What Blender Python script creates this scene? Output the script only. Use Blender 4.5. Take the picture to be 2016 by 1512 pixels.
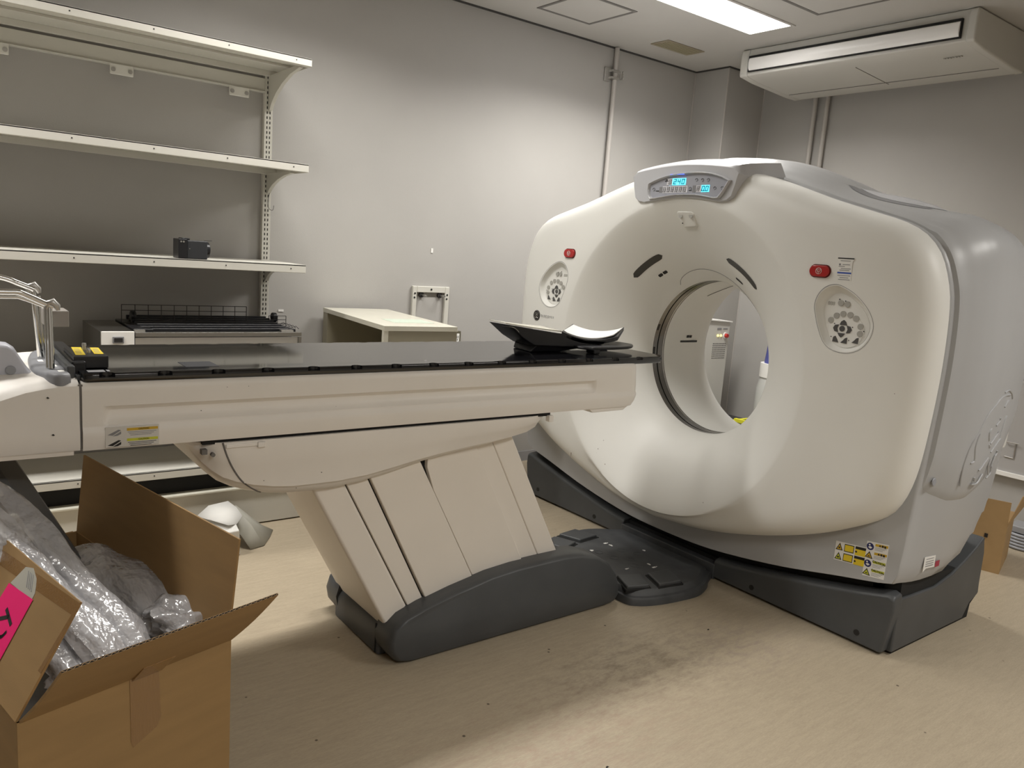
import bpy, bmesh, math, random
import numpy as np
from mathutils import Vector, Matrix
for _o in list(bpy.data.objects): bpy.data.objects.remove(_o)
S = bpy.context.scene
C = S.collection
random.seed(7)

# ------------------------------------------------------------------ camera
YAW, PITCH, ROLL, FPX, CAMZ = math.radians(37.666), math.radians(9.491), math.radians(4.304), 1546.8, 1.45
fw = Vector((math.sin(YAW)*math.cos(PITCH), math.cos(YAW)*math.cos(PITCH), -math.sin(PITCH)))
rt = Vector((math.cos(YAW), -math.sin(YAW), 0)); up = rt.cross(fw)
rt2 = rt*math.cos(ROLL)+up*math.sin(ROLL); up2 = -rt*math.sin(ROLL)+up*math.cos(ROLL)
cd = bpy.data.cameras.new('camera'); cd.sensor_width = 36; cd.lens = FPX/2016*36; cd.clip_start = .02; cd.clip_end = 60
cam = bpy.data.objects.new('camera', cd); C.objects.link(cam)
M = Matrix((rt2, up2, -fw)).transposed().to_4x4(); M.translation = Vector((0, 0, CAMZ)); cam.matrix_world = M
S.camera = cam
# ------------------------------------------------------------------ world, exposure
w = bpy.data.worlds.new('world'); S.world = w; w.use_nodes = True
w.node_tree.nodes['Background'].inputs[0].default_value = (1, .95, .88, 1)
w.node_tree.nodes['Background'].inputs[1].default_value = .02
S.view_settings.view_transform = 'Standard'; S.view_settings.look = 'None'
S.view_settings.exposure = 0.42; S.view_settings.gamma = 1; S.view_settings.use_curve_mapping = False
try:
    S.cycles.use_denoising = True; S.cycles.max_bounces = 10; S.cycles.diffuse_bounces = 6; S.cycles.glossy_bounces = 5
    S.cycles.transparent_max_bounces = 24; S.cycles.sample_clamp_indirect = 6
except Exception: pass
LAMP_POWER = 6.0           # glow of the ceiling light diffusers themselves
LAMP_WATTS = 40.0; LAMP_SPREAD = math.radians(142)   # their downward beam
LAMP_COLOR = (1.0, .972, .925)
ZC = 2.893                 # ceiling height
FIXTURES = [(3.57, 3.155, .88), (1.55, 3.155, .48), (-.75, 3.155, .72), (3.57, -.3, .60), (.75, -1.2, .85)]

# ------------------------------------------------------------------ materials
def nd(nt, t, **k):
    n = nt.nodes.new(t)
    for a, b in k.items(): setattr(n, a, b)
    return n
def mat(name, col, rough=.5, metal=0, bump=0, bscale=60, var=0, vscale=3, stretch=None, coat=0, spec=.5, alpha=1, emit=None, es=0, detail=4, trans=0):
    m = bpy.data.materials.new(name); m.use_nodes = True; nt = m.node_tree; b = nt.nodes['Principled BSDF']
    b.inputs['Base Color'].default_value = (*col, 1); b.inputs['Roughness'].default_value = rough; b.inputs['Metallic'].default_value = metal
    b.inputs['Coat Weight'].default_value = coat; b.inputs['Specular IOR Level'].default_value = spec; b.inputs['Alpha'].default_value = alpha
    b.inputs['Transmission Weight'].default_value = trans
    if emit: b.inputs['Emission Color'].default_value = (*emit, 1); b.inputs['Emission Strength'].default_value = es
    tc = nd(nt, 'ShaderNodeTexCoord'); mp = nd(nt, 'ShaderNodeMapping'); nt.links.new(tc.outputs['Object'], mp.inputs[0])
    if stretch: mp.inputs['Scale'].default_value = stretch
    if var:
        n = nd(nt, 'ShaderNodeTexNoise'); n.inputs['Scale'].default_value = vscale; n.inputs['Detail'].default_value = 6
        nt.links.new(mp.outputs[0], n.inputs[0])
        r = nd(nt, 'ShaderNodeValToRGB'); r.color_ramp.elements[0].position = .3; r.color_ramp.elements[1].position = .7
        r.color_ramp.elements[0].color = (*[c*(1-var) for c in col], 1); r.color_ramp.elements[1].color = (*[min(1, c*(1+var)) for c in col], 1)
        nt.links.new(n.outputs[0], r.inputs[0]); nt.links.new(r.outputs[0], b.inputs['Base Color'])
    if bump:
        n = nd(nt, 'ShaderNodeTexNoise'); n.inputs['Scale'].default_value = bscale; n.inputs['Detail'].default_value = detail
        nt.links.new(mp.outputs[0], n.inputs[0])
        q = nd(nt, 'ShaderNodeBump'); q.inputs['Strength'].default_value = bump; q.inputs['Distance'].default_value = .002
        nt.links.new(n.outputs[0], q.inputs['Height']); nt.links.new(q.outputs[0], b.inputs['Normal'])
    return m
M_ = {}
M_['wall'] = mat('wall_vinyl', (.405, .391, .372), .75, bump=.25, bscale=380, var=.025, vscale=2)
M_['ceil'] = mat('ceiling_board', (.50, .485, .46), .85, bump=.1, bscale=250, var=.02, vscale=4)
M_['line'] = mat('recess_line', (.17, .16, .15), .8)
M_['gap'] = mat('dark_gap', (.008, .008, .008), .8)
M_['shadowgap'] = mat('cove_line', (.06, .058, .055), .9)
M_['white'] = mat('gantry_white_plastic', (.80, .795, .76), .45, bump=.04, bscale=700, var=.012, vscale=4)
M_['tablewhite'] = mat('table_cream_plastic', (.86, .825, .775), .4, bump=.05, bscale=600, var=.02, vscale=5)
M_['pillarwhite'] = mat('column_cream_plastic', (.84, .79, .72), .45, bump=.05, bscale=600, var=.015, vscale=5)
M_['grey'] = mat('gantry_grey_plastic', (.45, .455, .465), .36, bump=.05, bscale=700, var=.015, vscale=4)
M_['silver'] = mat('display_silver', (.56, .565, .59), .3)
M_['lav'] = mat('lavender_grey_plastic', (.55, .56, .62), .35)
M_['midgrey'] = mat('module_grey', (.33, .34, .37), .4)
M_['base'] = mat('charcoal_plastic', (.068, .072, .076), .42, bump=.15, bscale=500, var=.1, vscale=6)
M_['base2'] = mat('charcoal_pedal', (.068, .071, .075), .5, bump=.2, bscale=400, var=.2, vscale=14)
M_['black'] = mat('gloss_black', (.006, .006, .007), .07, spec=.8)
M_['satin'] = mat('satin_black', (.012, .012, .014), .32)
M_['rubber'] = mat('black_rubber', (.01, .01, .01), .55)
M_['chrome'] = mat('chrome', (.72, .72, .70), .12, 1)
M_['steel'] = mat('brushed_steel', (.30, .29, .27), .32, 1, bump=.1, bscale=120, stretch=(1, 30, 30))
M_['alu'] = mat('aluminium', (.55, .54, .52), .38, 1)
M_['shelf'] = mat('shelf_cream_enamel', (.60, .585, .53), .42, var=.02, vscale=3)
M_['cream'] = mat('cream_laminate', (.62, .60, .51), .22, var=.03, vscale=6)
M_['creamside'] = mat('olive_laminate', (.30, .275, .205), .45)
M_['tag'] = mat('white_paper', (.82, .81, .78), .6)
M_['paper'] = mat('crumpled_paper', (.74, .73, .70), .7, bump=.3, bscale=30)
M_['greypaper'] = mat('grey_sheet', (.42, .41, .36), .6, bump=.2, bscale=20)
M_['red'] = mat('red_button', (.42, .012, .012), .3, coat=.4)
M_['yellow'] = mat('yellow_label', (.80, .60, .03), .5)
M_['ochre'] = mat('ochre_label', (.62, .40, .03), .5)
M_['lime'] = mat('lime_label', (.60, .62, .05), .5)
M_['navy'] = mat('navy_ink', (.02, .025, .13), .5)
M_['blue'] = mat('blue_ink', (.05, .10, .42), .5)
M_['ink'] = mat('black_ink', (.015, .013, .013), .6)
M_['greyink'] = mat('grey_ink', (.24, .24, .25), .6)
M_['pink'] = mat('pink_label', (.85, .008, .17), .5)
M_['cyan'] = mat('cyan_digits', (.0, .16, .22), .4)
M_['glow'] = mat('led_blue', (.1, .2, .8), .4, emit=(.06, .12, 1), es=2.2)
M_['cyanpale'] = mat('lit_window', (.3, .7, .9), .4, emit=(.06, .72, 1), es=1.15)
M_['amber'] = mat('amber_lamp', (.8, .7, .2), .4, emit=(1, .8, .2), es=2.0)
M_['digit'] = mat('unlit_digits', (.72, .72, .76), .4)
M_['digitline'] = mat('unlit_segments', (.45, .45, .48), .4)
M_['screen'] = mat('screen_grey', (.40, .41, .46), .28)
M_['ringmetal'] = mat('scan_ring_metal', (.26, .255, .245), .25, .9)
M_['ringdark'] = mat('scan_ring_dark', (.012, .012, .012), .25)
M_['key'] = mat('key_light', (.40, .39, .36), .45)
M_['keydark'] = mat('key_dark', (.085, .082, .08), .4)
M_['slot'] = mat('tinted_laser_window', (.03, .03, .027), .15)
M_['diff'] = mat('lamp_diffuser', (1, 1, 1), .5, emit=LAMP_COLOR, es=LAMP_POWER)
M_['card'] = mat('cardboard', (.285, .175, .070), .72, bump=.12, bscale=220, var=.07, vscale=5, stretch=(1, 1, 6))
M_['cardedge'] = mat('corrugated_edge', (.34, .22, .11), .8, bump=1, bscale=220)
M_['cardin'] = mat('cardboard_inside', (.23, .135, .055), .78, var=.08, vscale=4)
M_['tape'] = mat('packing_tape', (.23, .125, .045), .18, coat=.6, bump=.5, bscale=50, stretch=(6, 6, 1))
M_['card2'] = mat('light_cardboard', (.40, .26, .12), .75, var=.08, vscale=7)
M_['darkpanel'] = mat('dark_grey_sheet_metal', (.085, .088, .09), .35)
M_['clear'] = mat('clear_tub', (.75, .76, .74), .25, alpha=.6)
M_['frost'] = mat('blue_cap', (.08, .09, .3), .5)
M_['acw'] = mat('ac_white', (.58, .57, .535), .42, var=.01)
M_['acl'] = mat('ac_louvre', (.88, .87, .86), .3)
M_['pipe'] = mat('painted_pipe', (.45, .425, .40), .45)
M_['rubbertrim'] = mat('grey_trim', (.30, .30, .31), .5)

def floor_mat():
    m = bpy.data.materials.new('floor_vinyl'); m.use_nodes = True; nt = m.node_tree; b = nt.nodes['Principled BSDF']; L = nt.links
    tc = nd(nt, 'ShaderNodeTexCoord')
    def noise(scale, st, det=6, rough=.6):
        mp = nd(nt, 'ShaderNodeMapping'); mp.inputs['Scale'].default_value = st; mp.inputs['Rotation'].default_value = (0, 0, 0)
        n = nd(nt, 'ShaderNodeTexNoise'); n.inputs['Scale'].default_value = scale; n.inputs['Detail'].default_value = det; n.inputs['Roughness'].default_value = rough
        L.new(tc.outputs['Object'], mp.inputs[0]); L.new(mp.outputs[0], n.inputs[0]); return n.outputs[0]
    def ramp(src, p0, p1, c0, c1):
        r = nd(nt, 'ShaderNodeValToRGB'); r.color_ramp.elements[0].position = p0; r.color_ramp.elements[1].position = p1
        r.color_ramp.elements[0].color = c0; r.color_ramp.elements[1].color = c1; L.new(src, r.inputs[0]); return r.outputs[0]
    def mix(f, a, c, mode='MIX'):
        x = nd(nt, 'ShaderNodeMix', data_type='RGBA', blend_type=mode)
        if isinstance(f, float): x.inputs[0].default_value = f
        else: L.new(f, x.inputs[0])
        L.new(a, x.inputs[6])
        if isinstance(c, tuple): x.inputs[7].default_value = c
        else: L.new(c, x.inputs[7])
        return x.outputs[2]
    base = ramp(noise(9, (1, 7, 1)), .3, .7, (.40, .335, .245, 1), (.465, .395, .29, 1))
    fine = ramp(noise(60, (1, 6, 1), 3), .35, .65, (.88, .87, .86, 1), (1, 1, 1, 1))
    col = mix(1.0, base, fine, 'MULTIPLY')
    # grime worn into the vinyl in front of the table foot
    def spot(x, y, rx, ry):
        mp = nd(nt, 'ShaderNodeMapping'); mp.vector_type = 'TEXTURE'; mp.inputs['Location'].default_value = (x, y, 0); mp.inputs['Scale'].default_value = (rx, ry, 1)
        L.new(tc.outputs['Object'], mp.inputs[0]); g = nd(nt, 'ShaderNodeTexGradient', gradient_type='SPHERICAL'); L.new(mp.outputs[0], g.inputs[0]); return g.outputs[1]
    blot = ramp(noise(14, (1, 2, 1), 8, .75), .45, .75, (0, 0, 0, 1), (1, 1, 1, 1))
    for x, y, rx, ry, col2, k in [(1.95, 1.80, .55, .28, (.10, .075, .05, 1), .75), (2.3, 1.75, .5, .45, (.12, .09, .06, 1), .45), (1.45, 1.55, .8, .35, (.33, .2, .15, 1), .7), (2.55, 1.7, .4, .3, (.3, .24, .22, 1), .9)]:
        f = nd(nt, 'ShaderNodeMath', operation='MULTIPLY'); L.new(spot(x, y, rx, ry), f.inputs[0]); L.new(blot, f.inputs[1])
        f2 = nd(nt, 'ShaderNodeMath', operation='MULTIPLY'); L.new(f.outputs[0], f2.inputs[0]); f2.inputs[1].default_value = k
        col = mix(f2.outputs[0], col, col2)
    v = nd(nt, 'ShaderNodeTexVoronoi'); v.inputs['Scale'].default_value = 9; v.inputs['Randomness'].default_value = 1
    L.new(tc.outputs['Object'], v.inputs[0])
    dots = ramp(v.outputs['Distance'], .035, .055, (.9, .9, .9, 1), (0, 0, 0, 1))
    pick = ramp(noise(3.1, (1, 1, 1), 2), .49, .54, (0, 0, 0, 1), (1, 1, 1, 1))
    f = nd(nt, 'ShaderNodeMath', operation='MULTIPLY'); L.new(dots, f.inputs[0]); L.new(pick, f.inputs[1])
    col = mix(f.outputs[0], col, (.06, .045, .03, 1))
    L.new(col, b.inputs['Base Color']); b.inputs['Roughness'].default_value = .42; b.inputs['Specular IOR Level'].default_value = .4
    q = nd(nt, 'ShaderNodeBump'); q.inputs['Strength'].default_value = .12; q.inputs['Distance'].default_value = .001
    L.new(noise(90, (1, 5, 1), 3), q.inputs['Height']); L.new(q.outputs[0], b.inputs['Normal'])
    return m
M_['floor'] = floor_mat()
def film_mat():
    m = bpy.data.materials.new('clear_film'); m.use_nodes = True; nt = m.node_tree; L = nt.links
    b = nt.nodes['Principled BSDF']; b.inputs['Base Color'].default_value = (.60, .60, .625, 1); b.inputs['Roughness'].default_value = .2
    b.inputs['Specular IOR Level'].default_value = 1.0; b.inputs['Coat Weight'].default_value = 1; b.inputs['Coat IOR'].default_value = 1.7; b.inputs['Coat Roughness'].default_value = .05
    tc = nd(nt, 'ShaderNodeTexCoord'); n = nd(nt, 'ShaderNodeTexNoise'); n.inputs['Scale'].default_value = 9; n.inputs['Detail'].default_value = 4; n.inputs['Distortion'].default_value = .5
    L.new(tc.outputs['Object'], n.inputs[0])
    mp = nd(nt, 'ShaderNodeMapping'); mp.inputs['Rotation'].default_value = (0.5, 0, -.45); mp.inputs['Scale'].default_value = (1, .3, 1); L.new(tc.outputs['Object'], mp.inputs[0])
    v = nd(nt, 'ShaderNodeTexNoise'); v.inputs['Scale'].default_value = 42; v.inputs['Detail'].default_value = 2; L.new(mp.outputs[0], v.inputs[0])
    v2 = nd(nt, 'ShaderNodeMath', operation='MULTIPLY'); L.new(v.outputs[0], v2.inputs[0]); v2.inputs[1].default_value = .55
    ad = nd(nt, 'ShaderNodeMath', operation='ADD'); L.new(n.outputs[0], ad.inputs[0]); L.new(v2.outputs[0], ad.inputs[1])
    q = nd(nt, 'ShaderNodeBump'); q.inputs['Strength'].default_value = .75; q.inputs['Distance'].default_value = .025
    L.new(ad.outputs[0], q.inputs['Height']); L.new(q.outputs[0], b.inputs['Normal']); L.new(q.outputs[0], b.inputs['Coat Normal'])
    r = nd(nt, 'ShaderNodeValToRGB'); r.color_ramp.elements[0].color = (.42, .42, .42, 1); r.color_ramp.elements[1].color = (.92, .92, .92, 1)
    L.new(n.outputs[0], r.inputs[0]); L.new(r.outputs[0], b.inputs['Alpha'])
    return m
M_['film'] = film_mat()

# ------------------------------------------------------------------ mesh helpers
class MB:
    def __init__(s): s.v = []; s.f = []; s.mi = []; s.mats = []
    def add(s, vs, fs, m=0):
        n = len(s.v); s.v += [tuple(map(float, p)) for p in vs]; s.f += [[i+n for i in f] for f in fs]; s.mi += [m]*len(fs); return s
    def box(s, a, b, m=0):
        x0, y0, z0 = a; x1, y1, z1 = b
        s.add([(x0,y0,z0),(x1,y0,z0),(x1,y1,z0),(x0,y1,z0),(x0,y0,z1),(x1,y0,z1),(x1,y1,z1),(x0,y1,z1)],
              [[0,3,2,1],[4,5,6,7],[0,1,5,4],[1,2,6,5],[2,3,7,6],[3,0,4,7]], m); return s
    def prism(s, poly, ax, a, b, m=0, polyb=None):
        def P(p, t):
            return {'x': (t, p[0], p[1]), 'y': (p[0], t, p[1]), 'z': (p[0], p[1], t)}[ax]
        n = len(poly); pb = polyb or poly
        s.add([P(p, a) for p in poly]+[P(p, b) for p in pb], [list(range(n))[::-1], list(range(n, 2*n))]+[[i, (i+1)%n, (i+1)%n+n, i+n] for i in range(n)], m); return s
    def loft(s, rings, closed=True, cap=(True, True), m=0):
        n = len(rings[0]); vs = [p for r in rings for p in r]; fs = []
        for k in range(len(rings)-1):
            for i in range(n if closed else n-1):
                j = (i+1) % n; fs.append([k*n+i, k*n+j, (k+1)*n+j, (k+1)*n+i])
        if cap[0]: fs.append(list(range(n))[::-1])
        if cap[1]: fs.append([(len(rings)-1)*n+i for i in range(n)])
        s.add(vs, fs, m); return s
    def tube(s, pts, r, n=10, cap=True, m=0):
        pts = [Vector(p) for p in pts]; rings = []; prev = None
        rr = r if isinstance(r, (list, tuple)) else [r]*len(pts)
        for i, p in enumerate(pts):
            d = (pts[min(i+1, len(pts)-1)]-pts[max(i-1, 0)]).normalized()
            if prev is None: u = d.orthogonal().normalized()
            else: u = (prev-d*prev.dot(d)).normalized()
            prev = u; vv = d.cross(u)
            rings.append([p+(u*math.cos(t)+vv*math.sin(t))*rr[i] for t in [2*math.pi*k/n for k in range(n)]])
        s.loft(rings, True, (cap, cap), m); return s
    def disc(s, c, axis, r, d, n=20, m=0):
        a = Vector(c); s.tube([a, a+Vector(axis)*d], r, n, True, m); return s
    def pieces(s):
        p = list(range(len(s.v)))
        def f(i):
            while p[i] != i: p[i] = p[p[i]]; i = p[i]
            return i
        for q in s.f:
            for i in q[1:]: p[f(q[0])] = f(i)
        g = {}
        for k, q in enumerate(s.f): g.setdefault(f(q[0]), []).append(k)
        out = []
        for ks in g.values():
            ids = sorted({i for k in ks for i in s.f[k]}); mp = {a: b for b, a in enumerate(ids)}; m = MB(); m.add([s.v[i] for i in ids], [[mp[i] for i in s.f[k]] for k in ks]); m.mi = [s.mi[k] for k in ks]; out.append(m)
        return out
    def each(s, name, mats, parent=None, **k): return [m.make(name, mats, parent, **k) for m in s.pieces()]
    def make(s, name, mats, parent=None, smooth=None, bevel=0, seg=2, label=None, cat=None, group=None, kind=None, recalc=True, bang=35):
        me = bpy.data.meshes.new(name)
        off = WL(parent) if parent else Vector((0, 0, 0))
        if parent is None and kind is None and s.v:   # origin of a top-level mesh: the centre of its underside
            A = np.array(s.v); off = Vector(((A[:,0].min()+A[:,0].max())/2, (A[:,1].min()+A[:,1].max())/2, A[:,2].min()))
        me.from_pydata([(x-off.x, y-off.y, z-off.z) for x, y, z in s.v], [], s.f)
        if not isinstance(mats, (list, tuple)): mats = [mats]
        for q in mats: me.materials.append(M_[q] if isinstance(q, str) else q)
        me.polygons.foreach_set('material_index', s.mi)
        if recalc:
            b = bmesh.new(); b.from_mesh(me); bmesh.ops.recalc_face_normals(b, faces=b.faces); b.to_mesh(me); b.free()
        if smooth:
            me.polygons.foreach_set('use_smooth', [True]*len(me.polygons)); me.set_sharp_from_angle(angle=math.radians(smooth))
        o = bpy.data.objects.new(name, me); C.objects.link(o)
        if parent: o.parent = parent
        else: o.location = off
        if bevel:
            bm_ = o.modifiers.new('bevel', 'BEVEL'); bm_.width = bevel; bm_.segments = seg; bm_.limit_method = 'ANGLE'; bm_.angle_limit = math.radians(bang)
            me.polygons.foreach_set('use_smooth', [True]*len(me.polygons))
            if not smooth: me.set_sharp_from_angle(angle=math.radians(180))
            bm_.harden_normals = True
        tag(o, label, cat, group, kind); return o
def WL(o):
    v = Vector(o.location)
    while o.parent: o = o.parent; v += Vector(o.location)
    return v
def tag(o, label=None, cat=None, group=None, kind=None):
    if label: o['label'] = label
    if cat: o['category'] = cat
    if group: o['group'] = group
    if kind: o['kind'] = kind
    return o
def empty(name, loc, label, cat, group=None):
    o = bpy.data.objects.new(name, None); o.empty_display_size = .1; o.location = loc; C.objects.link(o); return tag(o, label, cat, group)
def box(name, a, b, m, parent=None, bevel=0, **k): return MB().box(a, b).make(name, m, parent, bevel=bevel, **k)
def crom(pts, n=8, closed=False):
    P = [np.array(p, float) for p in pts]; N = len(P); out = []
    for i in range(N if closed else N-1):
        if closed: a, b, c, d = P[i-1], P[i], P[(i+1)%N], P[(i+2)%N]
        else: a, b, c, d = P[max(i-1,0)], P[i], P[i+1], P[min(i+2,N-1)]
        for k in range(n):
            t = k/n; out.append(tuple(.5*((2*b)+(-a+c)*t+(2*a-5*b+4*c-d)*t*t+(-a+3*b-3*c+d)*t**3)))
    if not closed: out.append(tuple(P[-1]))
    return out
def text(name, s, size, mtx, m, parent, ext=.0005, align='CENTER', sx=1):
    cu = bpy.data.curves.new('t', 'FONT'); cu.body = s; cu.size = size; cu.extrude = ext; cu.align_x = align; cu.align_y = 'CENTER'
    t = bpy.data.objects.new('t', cu); C.objects.link(t); bpy.context.view_layer.update()
    me = bpy.data.meshes.new_from_object(t.evaluated_get(bpy.context.evaluated_depsgraph_get())); bpy.data.objects.remove(t)
    off = WL(parent); Q = Matrix.Translation(-off) @ mtx @ Matrix.Diagonal((sx, 1, 1, 1)); me.transform(Q); me.name = name
    me.materials.clear(); me.materials.append(M_[m]); o = bpy.data.objects.new(name, me); C.objects.link(o); o.parent = parent; return o
def frame(o, xd, yd):
    xd = Vector(xd).normalized(); yd = Vector(yd); yd = (yd-xd*yd.dot(xd)).normalized(); zd = xd.cross(yd)
    q = Matrix((xd, yd, zd)).transposed().to_4x4(); q.translation = Vector(o); return q
FX = lambda x, y, z: frame((x, y, z), (0, -1, 0), (0, 0, 1))     # writing on a face that looks toward -x
FY = lambda x, y, z: frame((x, y, z), (1, 0, 0), (0, 0, 1))      # writing on a face that looks toward -y
def smooth01(a, b, x):
    t = min(1, max(0, (x-a)/(b-a))); return t*t*(3-2*t)

# ================================================================== the room
RX, WY, LX, FY0 = 5.23, 4.22, -2.6, -2.4
box('floor', (LX, FY0, -.1), (RX+.02, WY+.02, 0), 'floor', kind='structure')
box('ceiling', (LX, FY0, ZC), (RX+.1, WY+.1, ZC+.1), 'ceil', kind='structure')
box('wall_back', (LX, WY, 0), (RX+.1, WY+.1, ZC), 'wall', kind='structure')
box('wall_right', (RX, FY0, 0), (RX+.1, WY, ZC), 'wall', kind='structure')
box('wall_left', (LX-.1, FY0, 0), (LX, WY+.1, ZC), 'wall', kind='structure')
box('wall_front', (LX-.1, FY0-.1, 0), (RX+.1, FY0, ZC), 'wall', kind='structure')
box('wall_pillar', (4.79, 3.91, 0), (RX, WY, ZC), 'wall', kind='structure', bevel=.004)
b = MB(); t = .012
b.box((LX, WY-t, ZC-.009), (4.79, WY, ZC)); b.box((4.79-t, 3.91-t, ZC-.009), (4.79, WY-t, ZC)); b.box((4.79, 3.91-t, ZC-.009), (RX, 3.91, ZC)); b.box((RX-t, FY0, ZC-.009), (RX, 3.91-t, ZC))
b.make('trim_1', 'shadowgap', kind='structure')
b = MB(); b.tube([(4.785, WY-.003, 0), (4.785, WY-.003, ZC-.01)], .005, 8); b.make('trim_2', 'pipe', kind='structure')
b = MB(); b.tube([(4.789, 3.909, 0), (4.789, 3.909, ZC-.01)], .006, 8); b.make('trim_3', 'pipe', kind='structure')
b = MB(); b.tube([(RX-.002, 3.908, 0), (RX-.002, 3.908, ZC-.01)], .004, 8); b.make('trim_4', 'pipe', kind='structure')
b = MB(); b.box((LX, WY-.006, 0), (4.79, WY, .07)); b.box((4.784, 3.904, 0), (4.79, WY-.006, .07)); b.box((4.79, 3.904, 0), (RX, 3.91, .07)); b.box((RX-.006, FY0, 0), (RX, 3.904, .07))
b.make('baseboard_back', 'rubbertrim', kind='structure')

def ceiling_hatch(x0, y0, x1, y1, label):
    t = empty('access_hatch', ((x0+x1)/2, (y0+y1)/2, ZC), label, 'ceiling hatch'); w_ = .02; b = MB()
    for a in [(x0,y0,x1,y0+w_),(x0,y1-w_,x1,y1),(x0,y0+w_,x0+w_,y1-w_),(x1-w_,y0+w_,x1,y1-w_)]: b.box((a[0],a[1],ZC-.004),(a[2],a[3],ZC))
    b.make('hatch_frame', 'line', t)
    box('hatch_panel', (x0+w_, y0+w_, ZC-.002), (x1-w_, y1-w_, ZC), 'ceil', t)
ceiling_hatch(3.026, 3.537, 3.451, 3.955, 'square access hatch outlined in grey, on the ceiling left of the lamp')
ceiling_hatch(3.68, 2.37, 4.125, 2.79, 'square ceiling access hatch between the lamp and the air conditioner')
t = empty('ceiling_vent', (4.18, 3.87, ZC), 'brown oblong grille set in the ceiling near the corner', 'vent')
MB().box((4.0, 3.79, ZC-.006), (4.365, 3.95, ZC)).make('vent_frame', mat('vent_brown', (.30, .26, .19), .6), t, bevel=.002)
b = MB()
for k in range(7): b.box((4.02, 3.805+k*.019, ZC-.009), (4.345, 3.814+k*.019, ZC-.006))
b.make('vent_slats', mat('vent_olive', (.36, .33, .22), .55), t)
labs = ['long recessed white ceiling lamp above the scanner', 'long recessed ceiling lamp above the shelving', 'recessed ceiling lamp at the far left end of the back row', 'recessed ceiling lamp nearer the front of the room', 'recessed ceiling lamp behind the camera']
for (x, y, k), lb in zip(FIXTURES, labs):
    t = empty('ceiling_lamp', (x, y, ZC), lb, 'ceiling lamp'); b = MB(); hx, hy = .63, .145
    for a in [(-hx-.02,-hy-.02,hx+.02,-hy),(-hx-.02,hy,hx+.02,hy+.02),(-hx-.02,-hy,-hx,hy),(hx,-hy,hx+.02,hy)]: b.box((x+a[0],y+a[1],ZC-.006),(x+a[2],y+a[3],ZC))
    b.make('lamp_frame', 'ceil', t)
    mm = M_['diff'] if k == 1 else mat('lamp_diffuser_dim', (1, 1, 1), .5, emit=LAMP_COLOR, es=LAMP_POWER*k)
    MB().box((x-hx, y-hy, ZC-.0045), (x+hx, y+hy, ZC-.001)).make('lamp_diffuser', mm, t)
    ld = bpy.data.lights.new('lamp_light', 'AREA'); ld.shape = 'RECTANGLE'; ld.size = 2*hx-.02; ld.size_y = 2*hy-.02; ld.energy = LAMP_WATTS*k; ld.color = LAMP_COLOR; ld.spread = LAMP_SPREAD
    lo = bpy.data.objects.new('lamp_light', ld); C.objects.link(lo); lo.parent = t; lo.location = (0, 0, -.008)

# air conditioner
t = empty('air_conditioner', (4.8, 2.82, ZC), 'off-white ceiling-mounted air conditioner in the top right corner', 'air conditioner')
prof = [(4.50, ZC-.002), (4.485, ZC-.06), (4.47, ZC-.10), (4.468, ZC-.155), (4.49, ZC-.178), (4.72, ZC-.20), (5.0, ZC-.215), (5.10, ZC-.215), (5.15, ZC-.19), (5.17, ZC-.002)]
prof = [(4.50, ZC-.002), (4.49, ZC-.05), (4.49, ZC-.165), (4.50, ZC-.172), (4.62, ZC-.19), (5.02, ZC-.215), (5.13, ZC-.215), (5.17, ZC-.15), (5.17, ZC-.002)]
MB().prism(prof, 'y', 2.115, 3.52).make('housing', 'acw', t, bevel=.006)
for y0, y1 in ((2.075, 2.125), (3.51, 3.57)):
    pr = [(x+(-.012 if x < 4.6 else 0), z-(.004 if z < ZC-.1 else 0)) for x, z in prof]
    MB().prism(pr, 'y', y0, y1).make('end_cap', 'acw', t, bevel=.012)
box('louvre_recess', (4.474, 2.15, ZC-.150), (4.495, 3.50, ZC-.050), 'gap', t)
lv = [(4.484, ZC-.058), (4.466, ZC-.07), (4.460, ZC-.10), (4.464, ZC-.13), (4.474, ZC-.143), (4.486, ZC-.143), (4.486, ZC-.058)]
MB().prism(lv, 'y', 2.157, 3.49).make('louvre', 'acl', t, smooth=30)
MB().prism([(4.60, ZC-.1885), (4.60, ZC-.191), (5.0, ZC-.216), (5.0, ZC-.2135)], 'y', 2.80, 2.803).make('seam', 'line', t)
MB().box((4.96, 2.14, ZC-.2145), (4.963, 3.5, ZC-.210)).make('panel_line', 'line', t)
b = MB()
for k in range(7): b.prism([(4.655, 2.31-.015*k), (4.668+.003*(k % 3), 2.306-.015*k), (4.668+.003*(k % 3), 2.300-.015*k), (4.655, 2.302-.015*k)], 'z', ZC-.1985, ZC-.194)
b.make('brand_mark', 'key', t)

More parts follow.
